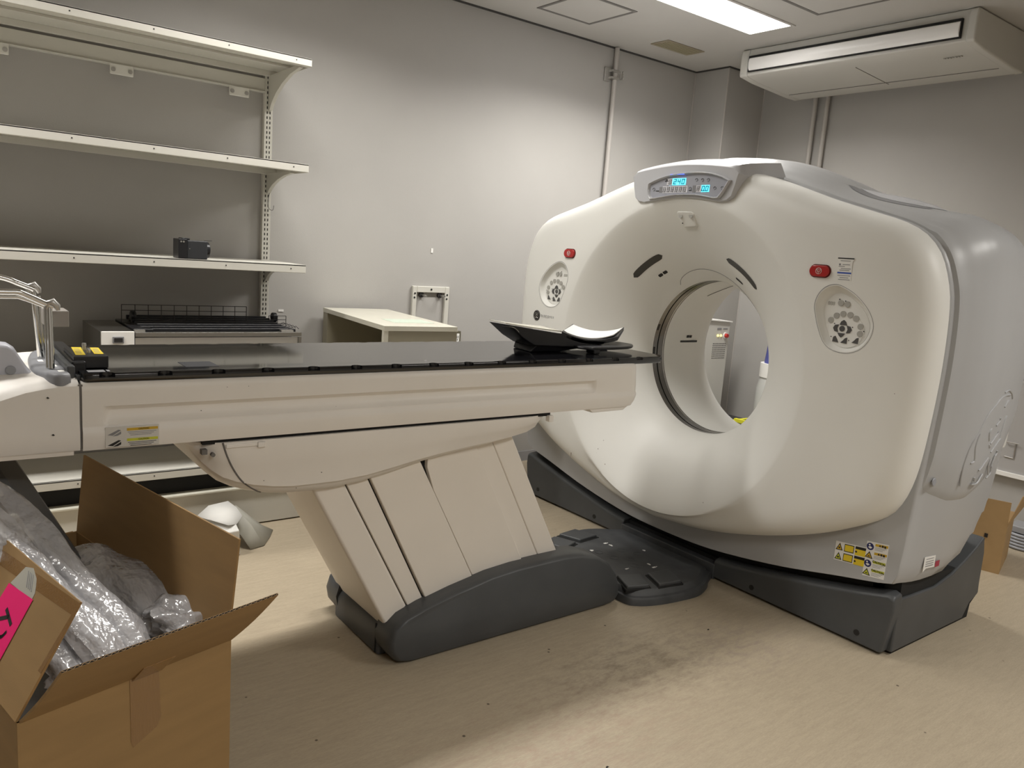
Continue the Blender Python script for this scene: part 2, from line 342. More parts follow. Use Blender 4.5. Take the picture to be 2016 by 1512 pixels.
# pipes
t = empty('conduit_pipe', (3.93, 4.19, 0), 'painted conduit running up the back wall with a metal clamp near the ceiling', 'pipe')
MB().tube([(3.93, 4.19, .0), (3.93, 4.19, ZC-.008)], .0165, 14).make('pipe', 'pipe', t, smooth=40)
b = MB(); b.box((3.85, 4.205, 2.66), (3.90, 4.218, 2.75)); b.box((3.88, 4.165, 2.675), (3.955, 4.205, 2.69)); b.box((3.88, 4.165, 2.72), (3.955, 4.205, 2.735)); b.box((3.95, 4.155, 2.68), (3.975, 4.165, 2.73))
b.tube([(3.965, 4.14, 2.685), (3.965, 4.17, 2.685)], .008); b.tube([(3.965, 4.14, 2.725), (3.965, 4.17, 2.725)], .008)
b.make('clamp', 'alu', t, bevel=.003)
for y, lb in ((3.441, 'left of two thin grey pipes dropping behind the scanner on the right wall'), (3.345, 'right of two thin grey pipes dropping behind the scanner on the right wall')):
    MB().tube([(5.20, y, 0), (5.20, y, ZC-.01)], .016, 14).make('conduit_pipe', 'pipe', smooth=40, label=lb, cat='pipe')

# wall fittings on the back wall
t = empty('wall_bracket', (2.57, 4.2, .8), 'white steel frame bracket screwed to the back wall behind the desk', 'bracket')
b = MB(); b.box((2.427, 4.2, .80), (2.457, 4.219, 1.205)); b.box((2.660, 4.2, .80), (2.692, 4.219, 1.205)); b.box((2.457, 4.2, 1.166), (2.660, 4.219, 1.205)); b.box((2.427, 4.2, .78), (2.692, 4.219, .80))
b.make('bracket_frame', 'shelf', t, bevel=.004)
b = MB()
for x, z in ((2.558, 1.186), (2.443, 1.16), (2.441, 1.135), (2.675, 1.155), (2.673, 1.13)): b.disc((x, 4.2005, z), (0, -1, 0), .006, .003, 10)
b.each('screw', 'gap', t)
for x in (2.495, 2.628):
    b = MB(); b.disc((x, 4.219, 1.151), (0, -1, 0), .017, .012, 16, 0); b.tube([(x, 4.21, 1.151), (x+.006, 4.16, 1.148)], .0055, 8, True, 1)
    b.make('bolt', ['ink', 'alu'], t)
t = empty('wall_outlet', (2.767, 4.2, .86), 'dark-framed power outlet low on the back wall beside the desk', 'power outlet')
box('outlet_box', (2.742, 4.195, .80), (2.795, 4.219, .928), mat('olive_plate', (.10, .09, .06), .5), t, bevel=.003)
box('outlet_face', (2.752, 4.19, .815), (2.78, 4.195, .912), 'tag', t)
b = MB()
for z in (.89, .845): b.box((2.758, 4.188, z-.008), (2.761, 4.19, z+.008)); b.box((2.769, 4.188, z-.008), (2.772, 4.19, z+.008)); b.disc((2.766, 4.19, z-.016), (0, -1, 0), .003, .002, 8)
b.each('socket_slot', 'ink', t)
box('wall_tag', (2.55, 4.216, 1.41), (2.564, 4.219, 1.438), 'tag', label='tiny upright white tag alone on the middle of the back wall', cat='tag')
box('wall_tag', (1.597, 4.216, 1.034), (1.627, 4.219, 1.046), 'tag', label='tiny white tag on the wall just right of the shelf upright', cat='tag')

# ================================================================== wall shelving
t = empty('shelving_unit', (0, 4.2, 0), 'cream steel shelving with slotted upright, along the back wall', 'shelving')
SX0, SX1, SY = -1.9, 1.555, 3.75
def shelf(z1, z0, bl=.36, bh=.175):
    b = MB(); b.box((SX0, SY, z1-.008), (SX1, 4.19, z1)); b.box((SX0, SY, z0), (SX1, SY+.012, z1)); b.box((SX0, SY+.012, z0), (SX1, SY+.04, z0+.004))
    b.box((SX0, 4.17, z0), (SX1, 4.19, z1-.008)); b.box((SX1-.004, SY+.01, z0), (SX1, 4.19, z1)); b.box((SX0, 3.95, z1-.02), (SX1, 3.965, z1-.008))
    o = b.make('shelf_board', 'shelf', t, bevel=.002)
    d = MB()
    for k in range(-2, 5):
        x = .541+.3125*k
        if x < SX1: d.disc((x, SY+.0005, (z0+z1)/2), (0, -1, 0), .003, .002, 8)
    d.each('screw_hole', 'ink', o)
    for x in (1.505, -.3):
        pr = [(4.188, z0+.004)]+[(4.180-bl+bl*u, z0-bh*v) for u, v in ((0, -.04), (0, .04), (.3, .14), (.56, .33), (.76, .56), (.9, .8), (.97, 1))]+[(4.188, z0-bh)]
        MB().prism([(y, z) for y, z in pr], 'x', x, x+.018).make('bracket', 'shelf', o)
for a in ((2.281, 2.246, .40, .165), (1.795, 1.757, .33, .095), (1.312, 1.272, .16, .07), (.84, .80, .16, .07), (.331, .292, .16, .07)): shelf(*a)
for x in (1.487, -.315):
    b = MB(); b.box((x, 4.188, .212), (x+.044, 4.219, 2.30)); o = b.make('upright', 'shelf', t, bevel=.002)
    d = MB(); z = .4
    while z < 2.27:
        for xx in (x+.014, x+.029): d.box((xx-.0022, 4.1865, z), (xx+.0022, 4.189, z+.013))
        z += .0248
    d.make('slots', 'gap', o)
MB().tube(crom([(1.525,4.18,1.68),(1.512,4.175,1.63),(1.513,4.17,1.585),(1.535,4.17,1.575),(1.543,4.175,1.60)], 5), .0018, 6).make('dangling_wire', 'line', t)
b = MB(); b.box((SX0, 4.188, 2.165), (1.487, 4.219, 2.235)); b.box((SX0, 4.178, 2.165), (1.487, 4.188, 2.171)); b.make('top_rail', 'shelf', t, bevel=.002)
for x in (.762, 1.303, .27):
    b = MB(); b.box((x, 4.176, 2.122), (x+.100, 4.184, 2.170)); o = b.make('fixing_plate', mat('plate_white', (.72, .71, .66), .45), t, bevel=.004)
    d = MB()
    for xx in (x+.014, x+.086): d.disc((xx, 4.1765, 2.143), (0, -1, 0), .010, .005, 12)
    d.each('screw', 'alu', o)
# the low plinth under the shelving
TSH = t
t = empty('storage_plinth', (0, 3.97, 0), 'low cream plinth on the floor under the shelving', 'plinth')
box('plinth_body', (SX0, 3.76, 0.006), (1.72, 4.215, .195), 'shelf', t, bevel=.003)
box('plinth_foot', (SX0, 3.775, 0), (1.715, 4.20, .006), 'gap', t)
box('plinth_top', (SX0, 3.745, .195), (1.725, 4.21, .205), 'cream', t, bevel=.002)
box('black_filler', (SX0+.05, 3.80, .205), (1.30, 4.15, .288), 'gap', label='long flat black box filling the gap between the plinth and lowest shelf', cat='tray')  # plain black box put in to make the gap above the plinth black

# black device on the third shelf
t = empty('slide_projector', (1.03, 3.8, 1.312), 'small black box device with round lens on the third shelf', 'projector')
box('body', (.995, 3.74+.02, 1.313), (1.085, 3.85, 1.395), mat('slate_plastic', (.03, .032, .036), .4), t, bevel=.004)
box('side_block', (.957, 3.755, 1.313), (.995, 3.85, 1.400), 'satin', t, bevel=.003)
box('top_knob', (.975, 3.77, 1.396), (1.01, 3.83, 1.405), 'satin', t, bevel=.002)
MB().tube([(1.083, 3.80, 1.355), (1.098, 3.80, 1.355), (1.104, 3.80, 1.355)], [.038, .036, .024], 24).make('lens', 'satin', t, smooth=40)
MB().tube([(1.08, 3.8, 1.397), (1.115, 3.8, 1.399)], .0012, 6).make('pointer', 'satin', t)
b = MB()
for x in (.968, .979): b.disc((x, 3.755, 1.388), (0, -1, 0), .0042, .002, 10)
b.disc((1.006, 3.76, 1.358), (0, -1, 0), .0022, .002, 8); b.each('screw', 'alu', t)

# stainless tray unit on the fourth shelf
t = empty('film_tray_unit', (1.06, 3.9, .84), 'stainless tray unit with white switch end on the fourth shelf', 'tray unit')
box('side_case', (.622, 3.668, .841), (.754, 4.10, .993), 'steel', t, bevel=.002)
box('lower_case', (.757, 3.69, .841), (1.50, 4.10, .94), 'steel', t)
o = box('end_plate', (.625, 3.66, .933), (.754, 3.668, .994), 'tag', t, bevel=.003)
box('socket', (.667, 3.655, .943), (.712, 3.66, .972), 'greyink', o, bevel=.002); box('socket_hole', (.673, 3.653, .949), (.706, 3.655, .966), 'ink', o)
box('front_rail', (.757, 3.66, .970), (1.506, 3.68, .989), 'steel', t, bevel=.001)
box('front_panel', (.757, 3.665, .932), (1.490, 3.68, .966), 'alu', t, bevel=.001)
box('end_post', (1.490, 3.66, .932), (1.506, 3.68, .966), 'steel', t)
box('tray_floor', (.757, 3.68, .94), (1.50, 4.10, .955), 'steel', t)
b = MB()
for k in range(7):
    y = 3.72+k*.055; b.box((.80, y, .985+k*.003), (1.47-.0*k, y+.02, 1.0+k*.004))
b.box((.76, 3.70, .98), (.84, 4.10, 1.0)); b.box((1.43, 3.72, .98), (1.50, 4.08, .998)); b.each('black_rail', 'satin', t, bevel=.003)
for x in (.80, 1.47): MB().disc((x, 3.97, 1.028), (1, 0, 0), .025, .022, 20).make('roller_wheel', 'satin', t, bevel=.003)
for x0, x1 in ((.757, .80), (1.41, 1.47)): box('corner_tab', (x0, 3.675, .989), (x1, 3.70, .998), 'alu', t)
t = empty('wire_rack', (1.03, 3.93, 1.0), 'black wire rack standing behind the stainless tray unit', 'wire rack')
b = MB(); r = .0016
for z in (1.0, 1.058, 1.084): b.tube([(.755, 3.93, z), (1.325, 3.93, z)], r, 6)
for k in range(11): b.tube([(.755+.057*k, 3.93, 1.0), (.755+.057*k, 3.93, 1.084)], r, 6)
b.make('upright_grid', 'ink', t); b = MB()
for z in (1.0, 1.02, 1.04): b.tube([(1.44, 3.93, z), (1.53, 3.93, z)], r, 6)
for x in (1.44, 1.485, 1.53): b.tube([(x, 3.93, .99), (x, 3.93, 1.04)], r, 6)
for k in range(5): b.tube([(1.45, 3.72+k*.04, .995), (1.50, 3.72+k*.04, 1.012), (1.515, 3.72+k*.04, .998)], r, 6)
b.make('end_grid', 'ink', t)

# cream desk / open cabinet
t = empty('side_desk', (1.765, 3.302, 0), 'cream side desk with open end, between shelving and scanner', 'desk'); DESK = t
box('desk_top', (1.765, 3.30, 1.040), (2.155, 4.19, 1.064), 'cream', t, bevel=.001)
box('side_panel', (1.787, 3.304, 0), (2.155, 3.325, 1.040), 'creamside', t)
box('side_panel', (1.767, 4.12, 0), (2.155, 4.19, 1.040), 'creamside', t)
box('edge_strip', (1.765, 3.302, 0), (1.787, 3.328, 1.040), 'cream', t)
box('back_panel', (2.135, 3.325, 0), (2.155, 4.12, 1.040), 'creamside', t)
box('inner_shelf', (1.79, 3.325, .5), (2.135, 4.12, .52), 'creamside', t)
sh_ = box('paper_sheet', (1.88, 3.45, 1.0642), (2.10, 3.62, 1.065), mat('pale_green_sheet', (.52, .60, .50), .3), label='pale green sheet lying on the cream desk top', cat='paper sheet')
DESK.rotation_euler.z = math.radians(-5.2)
_d = Matrix.Rotation(math.radians(-5.2), 4, 'Z') @ Vector((sh_.location.x-1.765, sh_.location.y-3.302, 0)); sh_.location.x = 1.765+_d.x; sh_.location.y = 3.302+_d.y; sh_.rotation_euler.z = math.radians(-5.2)

# ================================================================== CT gantry
G = empty('ct_scanner', (3.2, 2.475, 0), 'large white ring-shaped scanner with grey sides and charcoal base', 'medical scanner')
YC, ZG = 2.475, 1.01
def radial(half, n=6):
    P = crom(half, n) if n > 1 else [tuple(p) for p in half]
    full = [(d, z) for d, z in P]+[(-d, z) for d, z in P[::-1][1:-1]]
    th = np.array([math.atan2(z-ZG, d) for d, z in full]); r = np.array([math.hypot(d, z-ZG) for d, z in full])
    i = np.argsort(th); th = th[i]; r = r[i]
    return lambda q: float(np.interp((q+math.pi) % (2*math.pi)-math.pi, np.r_[th-2*math.pi, th, th+2*math.pi], np.r_[r, r, r]))
RC = radial([(0,1.895),(.2,1.882),(.35,1.855),(.50,1.812),(.69,1.750),(.87,1.70),(.98,1.668),(1.06,1.628),(1.12,1.565),(1.158,1.48),(1.182,1.37),(1.19,1.15),(1.18,.90),(1.163,.74),(1.13,.63),(1.08,.56),(.97,.487),(.81,.405),(.58,.32),(.31,.252),(0,.22)])
hb = crom([(0,1.895),(.2,1.882),(.35,1.855),(.50,1.812),(.69,1.750),(.87,1.70),(.98,1.668),(1.06,1.628),(1.12,1.565),(1.158,1.48),(1.182,1.37),(1.19,1.15),(1.18,.85),(1.168,.65),(1.158,.45),(1.150,.33)], 6)+[(1.140,.309)]+crom([(1.13,.303),(1.08,.289),(.92,.255),(.62,.190),(.27,.140),(0,.131)], 5)
RB = radial(hb, 1)
NA = 192
TH = [2*math.pi*k/NA for k in range(NA)]
RIM = .735; XF = 2.80
bevel_prof = [(0,2.93),(0,2.912),(.04,2.886),(.12,2.864),(.26,2.845),(.48,2.828),(.74,2.819),(1,2.813)]
bowl = [(.735,2.800),(.727,2.8015),(.715,2.806),(.69,2.818),(.64,2.846),(.58,2.884),(.52,2.926),(.47,2.966),(.43,3.005),(.405,3.036),(.39,3.064),(.381,3.09),(.378,3.12)]
def pt(x, r, q): return (x, YC+r*math.cos(q), ZG+r*math.sin(q))
rings = []
for f, x in bevel_prof:
    rings.append([pt(x, RC(q)-f*min(.11, (RC(q)-RIM)*.85), q) for q in TH])
for f in (.25, .5, .75):
    rings.append([pt(2.813+(XF-2.813)*f, (RC(q)-min(.11, (RC(q)-RIM)*.85))*(1-f)+RIM*f, q) for q in TH])
for r, x in bowl: rings.append([pt(x, r, q) for q in TH])
rings.append(rings[0])
b = MB(); n = NA; K = len(rings)-1
vs = [p for r in rings[:-1] for p in r]; fs = []
for k in range(K):
    for i in range(n):
        j = (i+1) % n; k2 = (k+1) % K; fs.append([k*n+i, k*n+j, k2*n+j, k2*n+i])
b.add(vs, fs); cover = b.make('front_cover', 'white', G, smooth=50)
def gx(y, z):
    """x of the front cover's surface at (y, z)"""
    r = math.hypot(y-YC, z-ZG)
    if r <= RIM: return float(np.interp(r, [a for a, _ in bowl][::-1], [a for _, a in bowl][::-1]))
    q = math.atan2(z-ZG, y-YC); D = min(.11, (RC(q)-RIM)*.85); Ri = RC(q)-D
    if r <= Ri: return XF+(2.813-XF)*(r-RIM)/(Ri-RIM)
    return float(np.interp((RC(q)-r)/D, [a for a, _ in bevel_prof[1:]], [a for _, a in bevel_prof[1:]]))
# recesses for the two control panels
OUTP = [(1.74,1.335),(1.728,1.29),(1.712,1.249),(1.682,1.197),(1.641,1.172),(1.585,1.168),(1.535,1.189),(1.504,1.232),(1.497,1.283),(1.524,1.337),(1.578,1.387),(1.635,1.415),(1.67,1.42),(1.705,1.407),(1.731,1.376)]
outp = crom(OUTP, 5, True); pc = (1.615, 1.285)
def scaled(P, s, dx=0, dz=0): return [((y-pc[0])*s+pc[0]+dx, (z-pc[1])*s+pc[1]+dz) for y, z in P]
def mirror(P): return [(2*YC-y, z) for y, z in P]
cut = MB()
for mir in (0, 1):
    A = [scaled(outp, s, 0, dz) for s, dz in ((1.0, 0), (.97, 0), (.87, -.003), (.80, -.005))]
    if mir: A = [mirror(p) for p in A]
    X = (2.70, 2.806, 2.826, 2.832)
    cut.loft([[(x, y, z) for y, z in p] for x, p in zip(X, A)])
co = cut.make('cutter', 'white', G)
bm_ = cover.modifiers.new('cut', 'BOOLEAN'); bm_.object = co; bm_.operation = 'DIFFERENCE'; bm_.solver = 'EXACT'
bpy.context.view_layer.update()
me = bpy.data.meshes.new_from_object(cover.evaluated_get(bpy.context.evaluated_depsgraph_get()))
if len(me.polygons) > 1000:
    cover.modifiers.clear(); cover.data = me; me.set_sharp_from_angle(angle=math.radians(50))
bpy.data.objects.remove(co)
LK = [(1.647,1.352),(1.62,1.35),(1.678,1.284),(1.657,1.303),(1.631,1.312),(1.602,1.311),(1.577,1.3),(1.555,1.272),(1.553,1.245)]
DK = [((1.624,1.279),'u'),((1.651,1.256),'l'),((1.627,1.256),'c'),((1.6,1.255),'r'),((1.628,1.232),'d'),((1.648,1.213),'l2'),((1.613,1.212),'r2'),((1.568,1.217),'r2')]
TRI = {'u': [(-.015,-.009),(.015,-.009),(.010,.004),(0,.011),(-.010,.004)], 'd': [(-.015,.007),(.015,.007),(.008,-.004),(0,-.010),(-.008,-.004)],
       'l': [(-.013,0),(-.006,.012),(.009,.015),(.004,0),(.009,-.015),(-.006,-.012)], 'r': [(.013,0),(.006,.012),(-.009,.015),(-.004,0),(-.009,-.015),(.006,-.012)],
       'l2': [(-.012,-.010),(.013,-.011),(.006,.002),(-.002,.013),(-.010,.008)], 'r2': [(.012,.013),(.012,-.011),(-.013,-.009),(-.004,0),(.004,.010)]}
XK = 2.832
for mir in (0, 1):
    f = (lambda P: mirror(P)) if mir else (lambda P: P)
    fl_ = f(scaled(outp, .795, 0, -.005))
    cp = MB().prism(fl_, 'x', XK-.0015, XK+.002).make('control_panel', 'white', G, label='oval keypad panel recessed in the front, '+('left side' if mir else 'right side'))
    rim = f(scaled(outp, 1.012)); rim2 = f(scaled(outp, .998)); b = MB()
    b.loft([[(gx(y, z)-.001, y, z) for y, z in rim], [(gx(y, z)-.001, y, z) for y, z in rim2]], True, (False, False)); b.make('panel_outline', 'greyink', cp)
    # raised dial
    dial = [(1.612+.072*math.cos(a), 1.250+.066*math.sin(a)) for a in [2*math.pi*k/32 for k in range(32)]]
    MB().prism(f(dial), 'x', XK-.0045, XK-.0014).make('dial', 'white', cp, bevel=.0015)
    xk = XK-.0045
    for y, z in f(LK): MB().disc((xk+.002 if z < 1.33 else XK-.001, y, z), (-1, 0, 0), .0115, .0045, 16).make('key', 'key', cp)
    for (y, z), kd in DK:
        if kd == 'c': P = [(.011*math.cos(a), .011*math.sin(a)) for a in [2*math.pi*k/16 for k in range(16)]]
        else: P = TRI[kd]
        P = f([(y-a, z+c) for a, c in P]); MB().prism(P, 'x', xk-.003, xk+.001).make('key', 'keydark', cp, bevel=.001)
    (yy, zz), = f([(1.687, 1.347)]); text('digits', '888', .020, FX(XK-.002, yy, zz), 'key', cp)
    b = MB()
    for y, z in f([(1.654,1.366),(1.629,1.361),(1.661,1.272),(1.586,1.266),(1.668,1.221),(1.594,1.215),(1.54,1.256)]): b.disc((xk+.001, y, z), (-1, 0, 0), .0022, .002, 8)
    b.make('status_dots', 'ink', cp)
# emergency stop buttons
for y in (1.738, 2*YC-1.738+.0):
    st_ = [(math.cos(a)*.022+(.020 if math.cos(a) > 0 else -.020), math.sin(a)*.022) for a in [2*math.pi*(k+.5)/24 for k in range(24)]]
    x = gx(y, 1.467)
    o = MB().prism([(y+a*1.08, 1.467+c*1.15) for a, c in st_], 'x', x-.0015, x+.01).make('stop_button_rim', mat('dark_red', (.12, .01, .01), .4), G)
    o2 = MB().prism([(y+a, 1.467+c) for a, c in st_], 'x', x-.011, x).make('stop_button', 'red', o, bevel=.004)
    b = MB(); ring = [(x-.0118, y+.012*math.cos(a), 1.467+.012*math.sin(a)) for a in [2*math.pi*k/20 for k in range(21)]]; b.tube(ring, .0008, 4)
    tri = [(x-.0118, y+.010, 1.473), (x-.0118, y-.010, 1.473), (x-.0118, y, 1.456), (x-.0118, y+.010, 1.473)]; b.tube(tri, .0008, 4)
    b.tube([(x-.0118, y+.004, 1.470), (x-.0118, y, 1.462), (x-.0118, y-.004, 1.470)], .0008, 4); b.make('stop_symbol', 'tag', o2)
# stickers near the right stop button
x = gx(1.64, 1.49)-.0012
o = MB().prism([(1.674,1.525),(1.604,1.522),(1.612,1.508),(1.608,1.438),(1.670,1.434),(1.668,1.505)], 'x', x, x+.001).make('id_sticker', 'tag', G)
b = MB(); b.box((x-.0004, 1.606, 1.518), (x, 1.672, 1.5225)); b.make('black_stripe', 'ink', o)
b = MB(); b.box((x-.0004, 1.611, 1.463), (x, 1.667, 1.469)); b.make('blue_stripe', 'blue', o)
b = MB()
for z, a, c in ((1.511,1.62,1.66),(1.497,1.62,1.65),(1.490,1.640,1.665),(1.482,1.615,1.655),(1.476,1.62,1.66),(1.456,1.613,1.665),(1.448,1.62,1.655),(1.441,1.613,1.667)): b.box((x-.0004, a, z-.0012), (x, c, z+.0012))
b.disc((x, 1.661, 1.497), (-1, 0, 0), .004, .0005, 12); b.make('print_lines', 'greyink', o)
# brand roundel and name
x = gx(3.456, 1.11)-.002
o = MB().disc((x+.003, 3.456, 1.110), (-1, 0, 0), .029, .004, 32).make('brand_roundel', 'ink', G); b = MB()
b.tube([(x-.0015, 3.456+.0255*math.cos(a), 1.11+.0255*math.sin(a)) for a in [2*math.pi*k/24 for k in range(25)]], .0008, 4)
for pl in ([(.017,.002),(.010,.014),(.001,.013),(.003,.003),(.012,-.002),(.013,-.012),(.004,-.014),(.001,-.004)], [(-.002,.0),(-.012,.010),(-.006,.015),(-.001,.007),(-.008,-.001),(-.003,-.006),(-.009,-.015),(-.017,-.008)], [(.005,.003),(-.005,.001)]):
    b.tube([(x-.0015, 3.456+a, 1.11+c) for a, c in crom(pl, 4)], .0013, 4)
b.make('monogram', 'alu', o)
text('brand_name', 'D I S C O V E R Y', .019, FX(gx(3.335, 1.112)-.001, 3.350, 1.112), 'greyink', G, sx=.92)
# laser windows on the bowl
def bowl_strip(name, q0, q1, r0, r1, m, parent=G, off=.0015, n=14):
    rows = []
    for k in range(n+1):
        q = q0+(q1-q0)*k/n; e = min(1, math.sqrt(max(0, 1-(abs(2*k/n-1))**8))); rc = (r0+r1)/2; h = (r1-r0)/2*e
        row = []
        for r in (rc+h, rc+h/3, rc-h/3, rc-h):
            y, z = YC+r*math.cos(q), ZG+r*math.sin(q); row.append((gx(y, z)-off, y, z))
        rows.append(row)
    b = MB(); b.loft(rows, False, (False, False)); b.loft([[(x+off+.003, y, z) for x, y, z in r] for r in rows], False, (False, False)); o = b.make(name, m, parent, recalc=False, smooth=60); return o
D2R = math.radians
bowl_strip('laser_window', D2R(44), D2R(68), .503, .531, 'slot'); bowl_strip('laser_window', D2R(111.5), D2R(136), .503, .531, 'slot')
bowl_strip('laser_label', D2R(56), D2R(59.5), .446, .458, 'ink'); bowl_strip('laser_label', D2R(60), D2R(63.5), .446, .458, 'ink')
bowl_strip('laser_label', D2R(118), D2R(124.5), .449, .459, 'ink')
# thin seam of the upper bore insert
b = MB(); ln = []
for k in range(25):
    a = k/24; q = D2R(62+78*a); r = .388+.055*math.sin(math.pi*min(1, a*1.0))**.8*(1-.55*a); ln.append((gx(YC+r*math.cos(q), ZG+r*math.sin(q))-.0005, YC+r*math.cos(q), ZG+r*math.sin(q)))
b.tube(ln, .0014, 5); b.make('insert_seam', 'greyink', G)
# microphone pod at the top of the bowl
pod = [(2.515,1.682),(2.507,1.692),(2.425,1.691),(2.412,1.682),(2.408,1.640),(2.410,1.630),(2.42,1.624),(2.485,1.622),(2.50,1.632)]
o = MB().add([(2.833+(1.66-z)*.50, y, z) for y, z in pod]+[(2.88+(1.66-z)*.5, y, z) for y, z in pod], [list(range(9)), list(range(9, 18))[::-1]]+[[i, (i+1)%9, (i+1)%9+9, i+9] for i in range(9)]).make('microphone_pod', 'white', G, bevel=.006)
b = MB(); b.disc((2.8415, 2.487, 1.640), (-1, 0, 0), .003, .002, 8); b.make('pin_hole', 'ink', o); b = MB()
for y in (2.49, 2.43): b.disc((2.8262, y, 1.674), (-1, 0, 0), .012, .002, 16)
b.each('lens', 'key', o)
# scuffs on the front cover
b = MB()
for y, z, hy, hz in ((3.082,.40,.0025,.030),(2.873,.516,.002,.005),(2.883,.47,.003,.006),(2.883,.45,.001,.002),(2.813,.406,.003,.006),(2.171,.395,.002,.006),(1.384,1.049,.002,.002)):
    x = gx(y, z)-.0006; b.add([(x, y-hy, z), (x, y, z-hz), (x, y+hy*.6, z), (x, y, z+hz)], [[0,1,2,3]])
b.each('scratch', mat('scratch_brown', (.13, .06, .045), .6), G)
# scan ring in the bore
def band(name, r, x0, x1, m, parent=G, r1=None):
    MB().loft([[pt(x0, r, q) for q in TH], [pt(x1, r1 or r, q) for q in TH]], True, (False, False)).make(name, m, parent, smooth=60)
band('scan_ring', .3775, 3.118, 3.128, 'tag'); band('scan_ring', .3785, 3.128, 3.160, 'ringmetal'); band('scan_ring_slot', .381, 3.160, 3.169, 'ringdark')
band('scan_ring', .3785, 3.169, 3.200, 'ringmetal'); band('scan_ring_slot', .3805, 3.200, 3.203, 'ringdark'); band('scan_ring', .379, 3.203, 3.216, 'alu')
band('scan_ring_slot', .384, 3.110, 3.25, 'ringdark')
b = MB()
for q0, q1 in ((14, 19), (-6, 0)):   # small dark windows in the ring
    b.loft([[pt(3.134, .3775, D2R(q0+(q1-q0)*k/4)) for k in range(5)], [pt(3.148, .3775, D2R(q0+(q1-q0)*k/4)) for k in range(5)]], False, (False, False))
b.each('ring_window', 'ringdark', G)
# rear cone
cone = [(.3775, 3.216), (.377, 3.30), (.378, 3.40), (.384, 3.49), (.398, 3.56), (.420, 3.61), (.447, 3.64), (.475, 3.655)]
rear = MB().loft([[pt(x, r, q) for q in TH] for r, x in cone]+[[pt(3.66, (.55+(RB(q)-.09-.55)*f), q) for q in TH] for f in (0, .5, 1)]+[[(lambda P: (P[0], P[1], max(P[2], .66*smooth01(.5, 1.0, abs(P[1]-YC))+.14)))(pt(x, RB(q)-d, q)) for q in TH] for x, d in ((3.655, .05), (3.645, .015), (3.632, -.004), (3.615, -.014), (3.598, -.014), (3.59, .01))], True, (False, False)).make('rear_cover', 'white', G, smooth=50)
b = MB(); b.loft([[(3.34+.14*s, YC+.3765*math.cos(q), ZG+.3765*math.sin(q)) for s in (0, 1)] for q in (D2R(5.0), D2R(3.4))], False, (False, False)); b.make('laser_window', 'slot', G, recalc=False)
b = MB()
for s in (3.385, 3.408): b.loft([[(s+.02*u, YC+.3765*math.cos(q), ZG+.3765*math.sin(q)) for u in (0, 1)] for q in (D2R(9.5), D2R(7.3))], False, (False, False))
b.make('laser_label', 'ink', G, recalc=False)
b = MB(); b.tube([pt(3.36+.06*math.sin(math.pi*k/16), .3762, D2R(50+38*k/16)) for k in range(17)], .0013, 5); b.make('insert_seam', 'ink', G)

# grey body
def wz(z): return .30+.70*smooth01(.25, .80, z)+.55*math.exp(-((z-1.58)/.11)**2)-.45*math.exp(-((z-1.745)/.06)**2)
stations = [(2.945,-.014,.62),(2.948,-.006,0),(2.956,0,0),(2.975,.003,0),(3.00,.014,0),(3.03,.030,0),(3.07,.047,0),(3.13,.062,0),(3.22,.068,0),(3.32,.060,0),(3.42,.050,0),(3.50,.036,0),(3.56,.022,0),(3.60,.010,0),(3.62,-.04,0)]
def body_pt(x, s, q, lift=0):
    r0 = RB(q); z0 = ZG+r0*math.sin(q); r = r0+s*wz(z0)+lift; y, z = YC+r*math.cos(q), ZG+r*math.sin(q)
    zb = float(np.interp(x, [2.9, 3.25, 3.40, 3.50, 3.60, 3.66], [0, .25, .34, .44, .58, .66]))
    side = smooth01(.55, 1.1, abs(y-YC)); zb = zb*side+.14*(1-side)*(x > 3.2)
    if z < zb: z = zb
    return (x, y, z)
rings = [[pt(2.945, .60, q) for q in TH]]+[[body_pt(x, s, q) for q in TH] for x, s, _ in stations]
MB().loft(rings, True, (False, False)).make('body_shell', 'grey', G, smooth=42)
# upper side/top shell with the curved lower lip
def arcz(x): return float(np.interp(x, [2.93, 3.0, 3.09, 3.20, 3.30, 3.39, 3.5, 3.62], [.715, .668, .637, .633, .660, .715, .79, .88]))
rows = []; st2 = [(2.962,-.004)]+[(x, s) for x, s, _ in stations[3:]]
xs = []; 
for a, c in zip(st2[:-1], st2[1:]):
    for k in range(3): xs.append((a[0]+(c[0]-a[0])*k/3, a[1]+(c[1]-a[1])*k/3))
xs.append(st2[-1]); NT = 200
for x, s in xs:
    za = arcz(x); lo = None
    q = D2R(-60)
    for k in range(200):
        q = D2R(-60+k*.6)
        if body_pt(x, s, q, .012)[2] >= za: break
    qa, qb = q-D2R(.6), q
    for _ in range(20):
        qm = (qa+qb)/2
        if body_pt(x, s, qm, .012)[2] >= za: qb = qm
        else: qa = qm
    q = qb
    row = []; q0, q1 = q, math.pi-q
    for k in range(NT+1):
        qq = q0+(q1-q0)*k/NT; ed = min(k, NT-k); lift = .019*min(1, math.sqrt(ed/6)) if ed else -.002
        if x < 2.965: lift = -.002
        row.append(body_pt(x, s, qq, lift if abs(body_pt(x, s, qq, 0)[1]-YC) > 1.05 else min(lift, .012)))
    rows.append(row)
MB().loft(rows, False, (False, False)).make('upper_side_shell', 'grey', G, smooth=40)
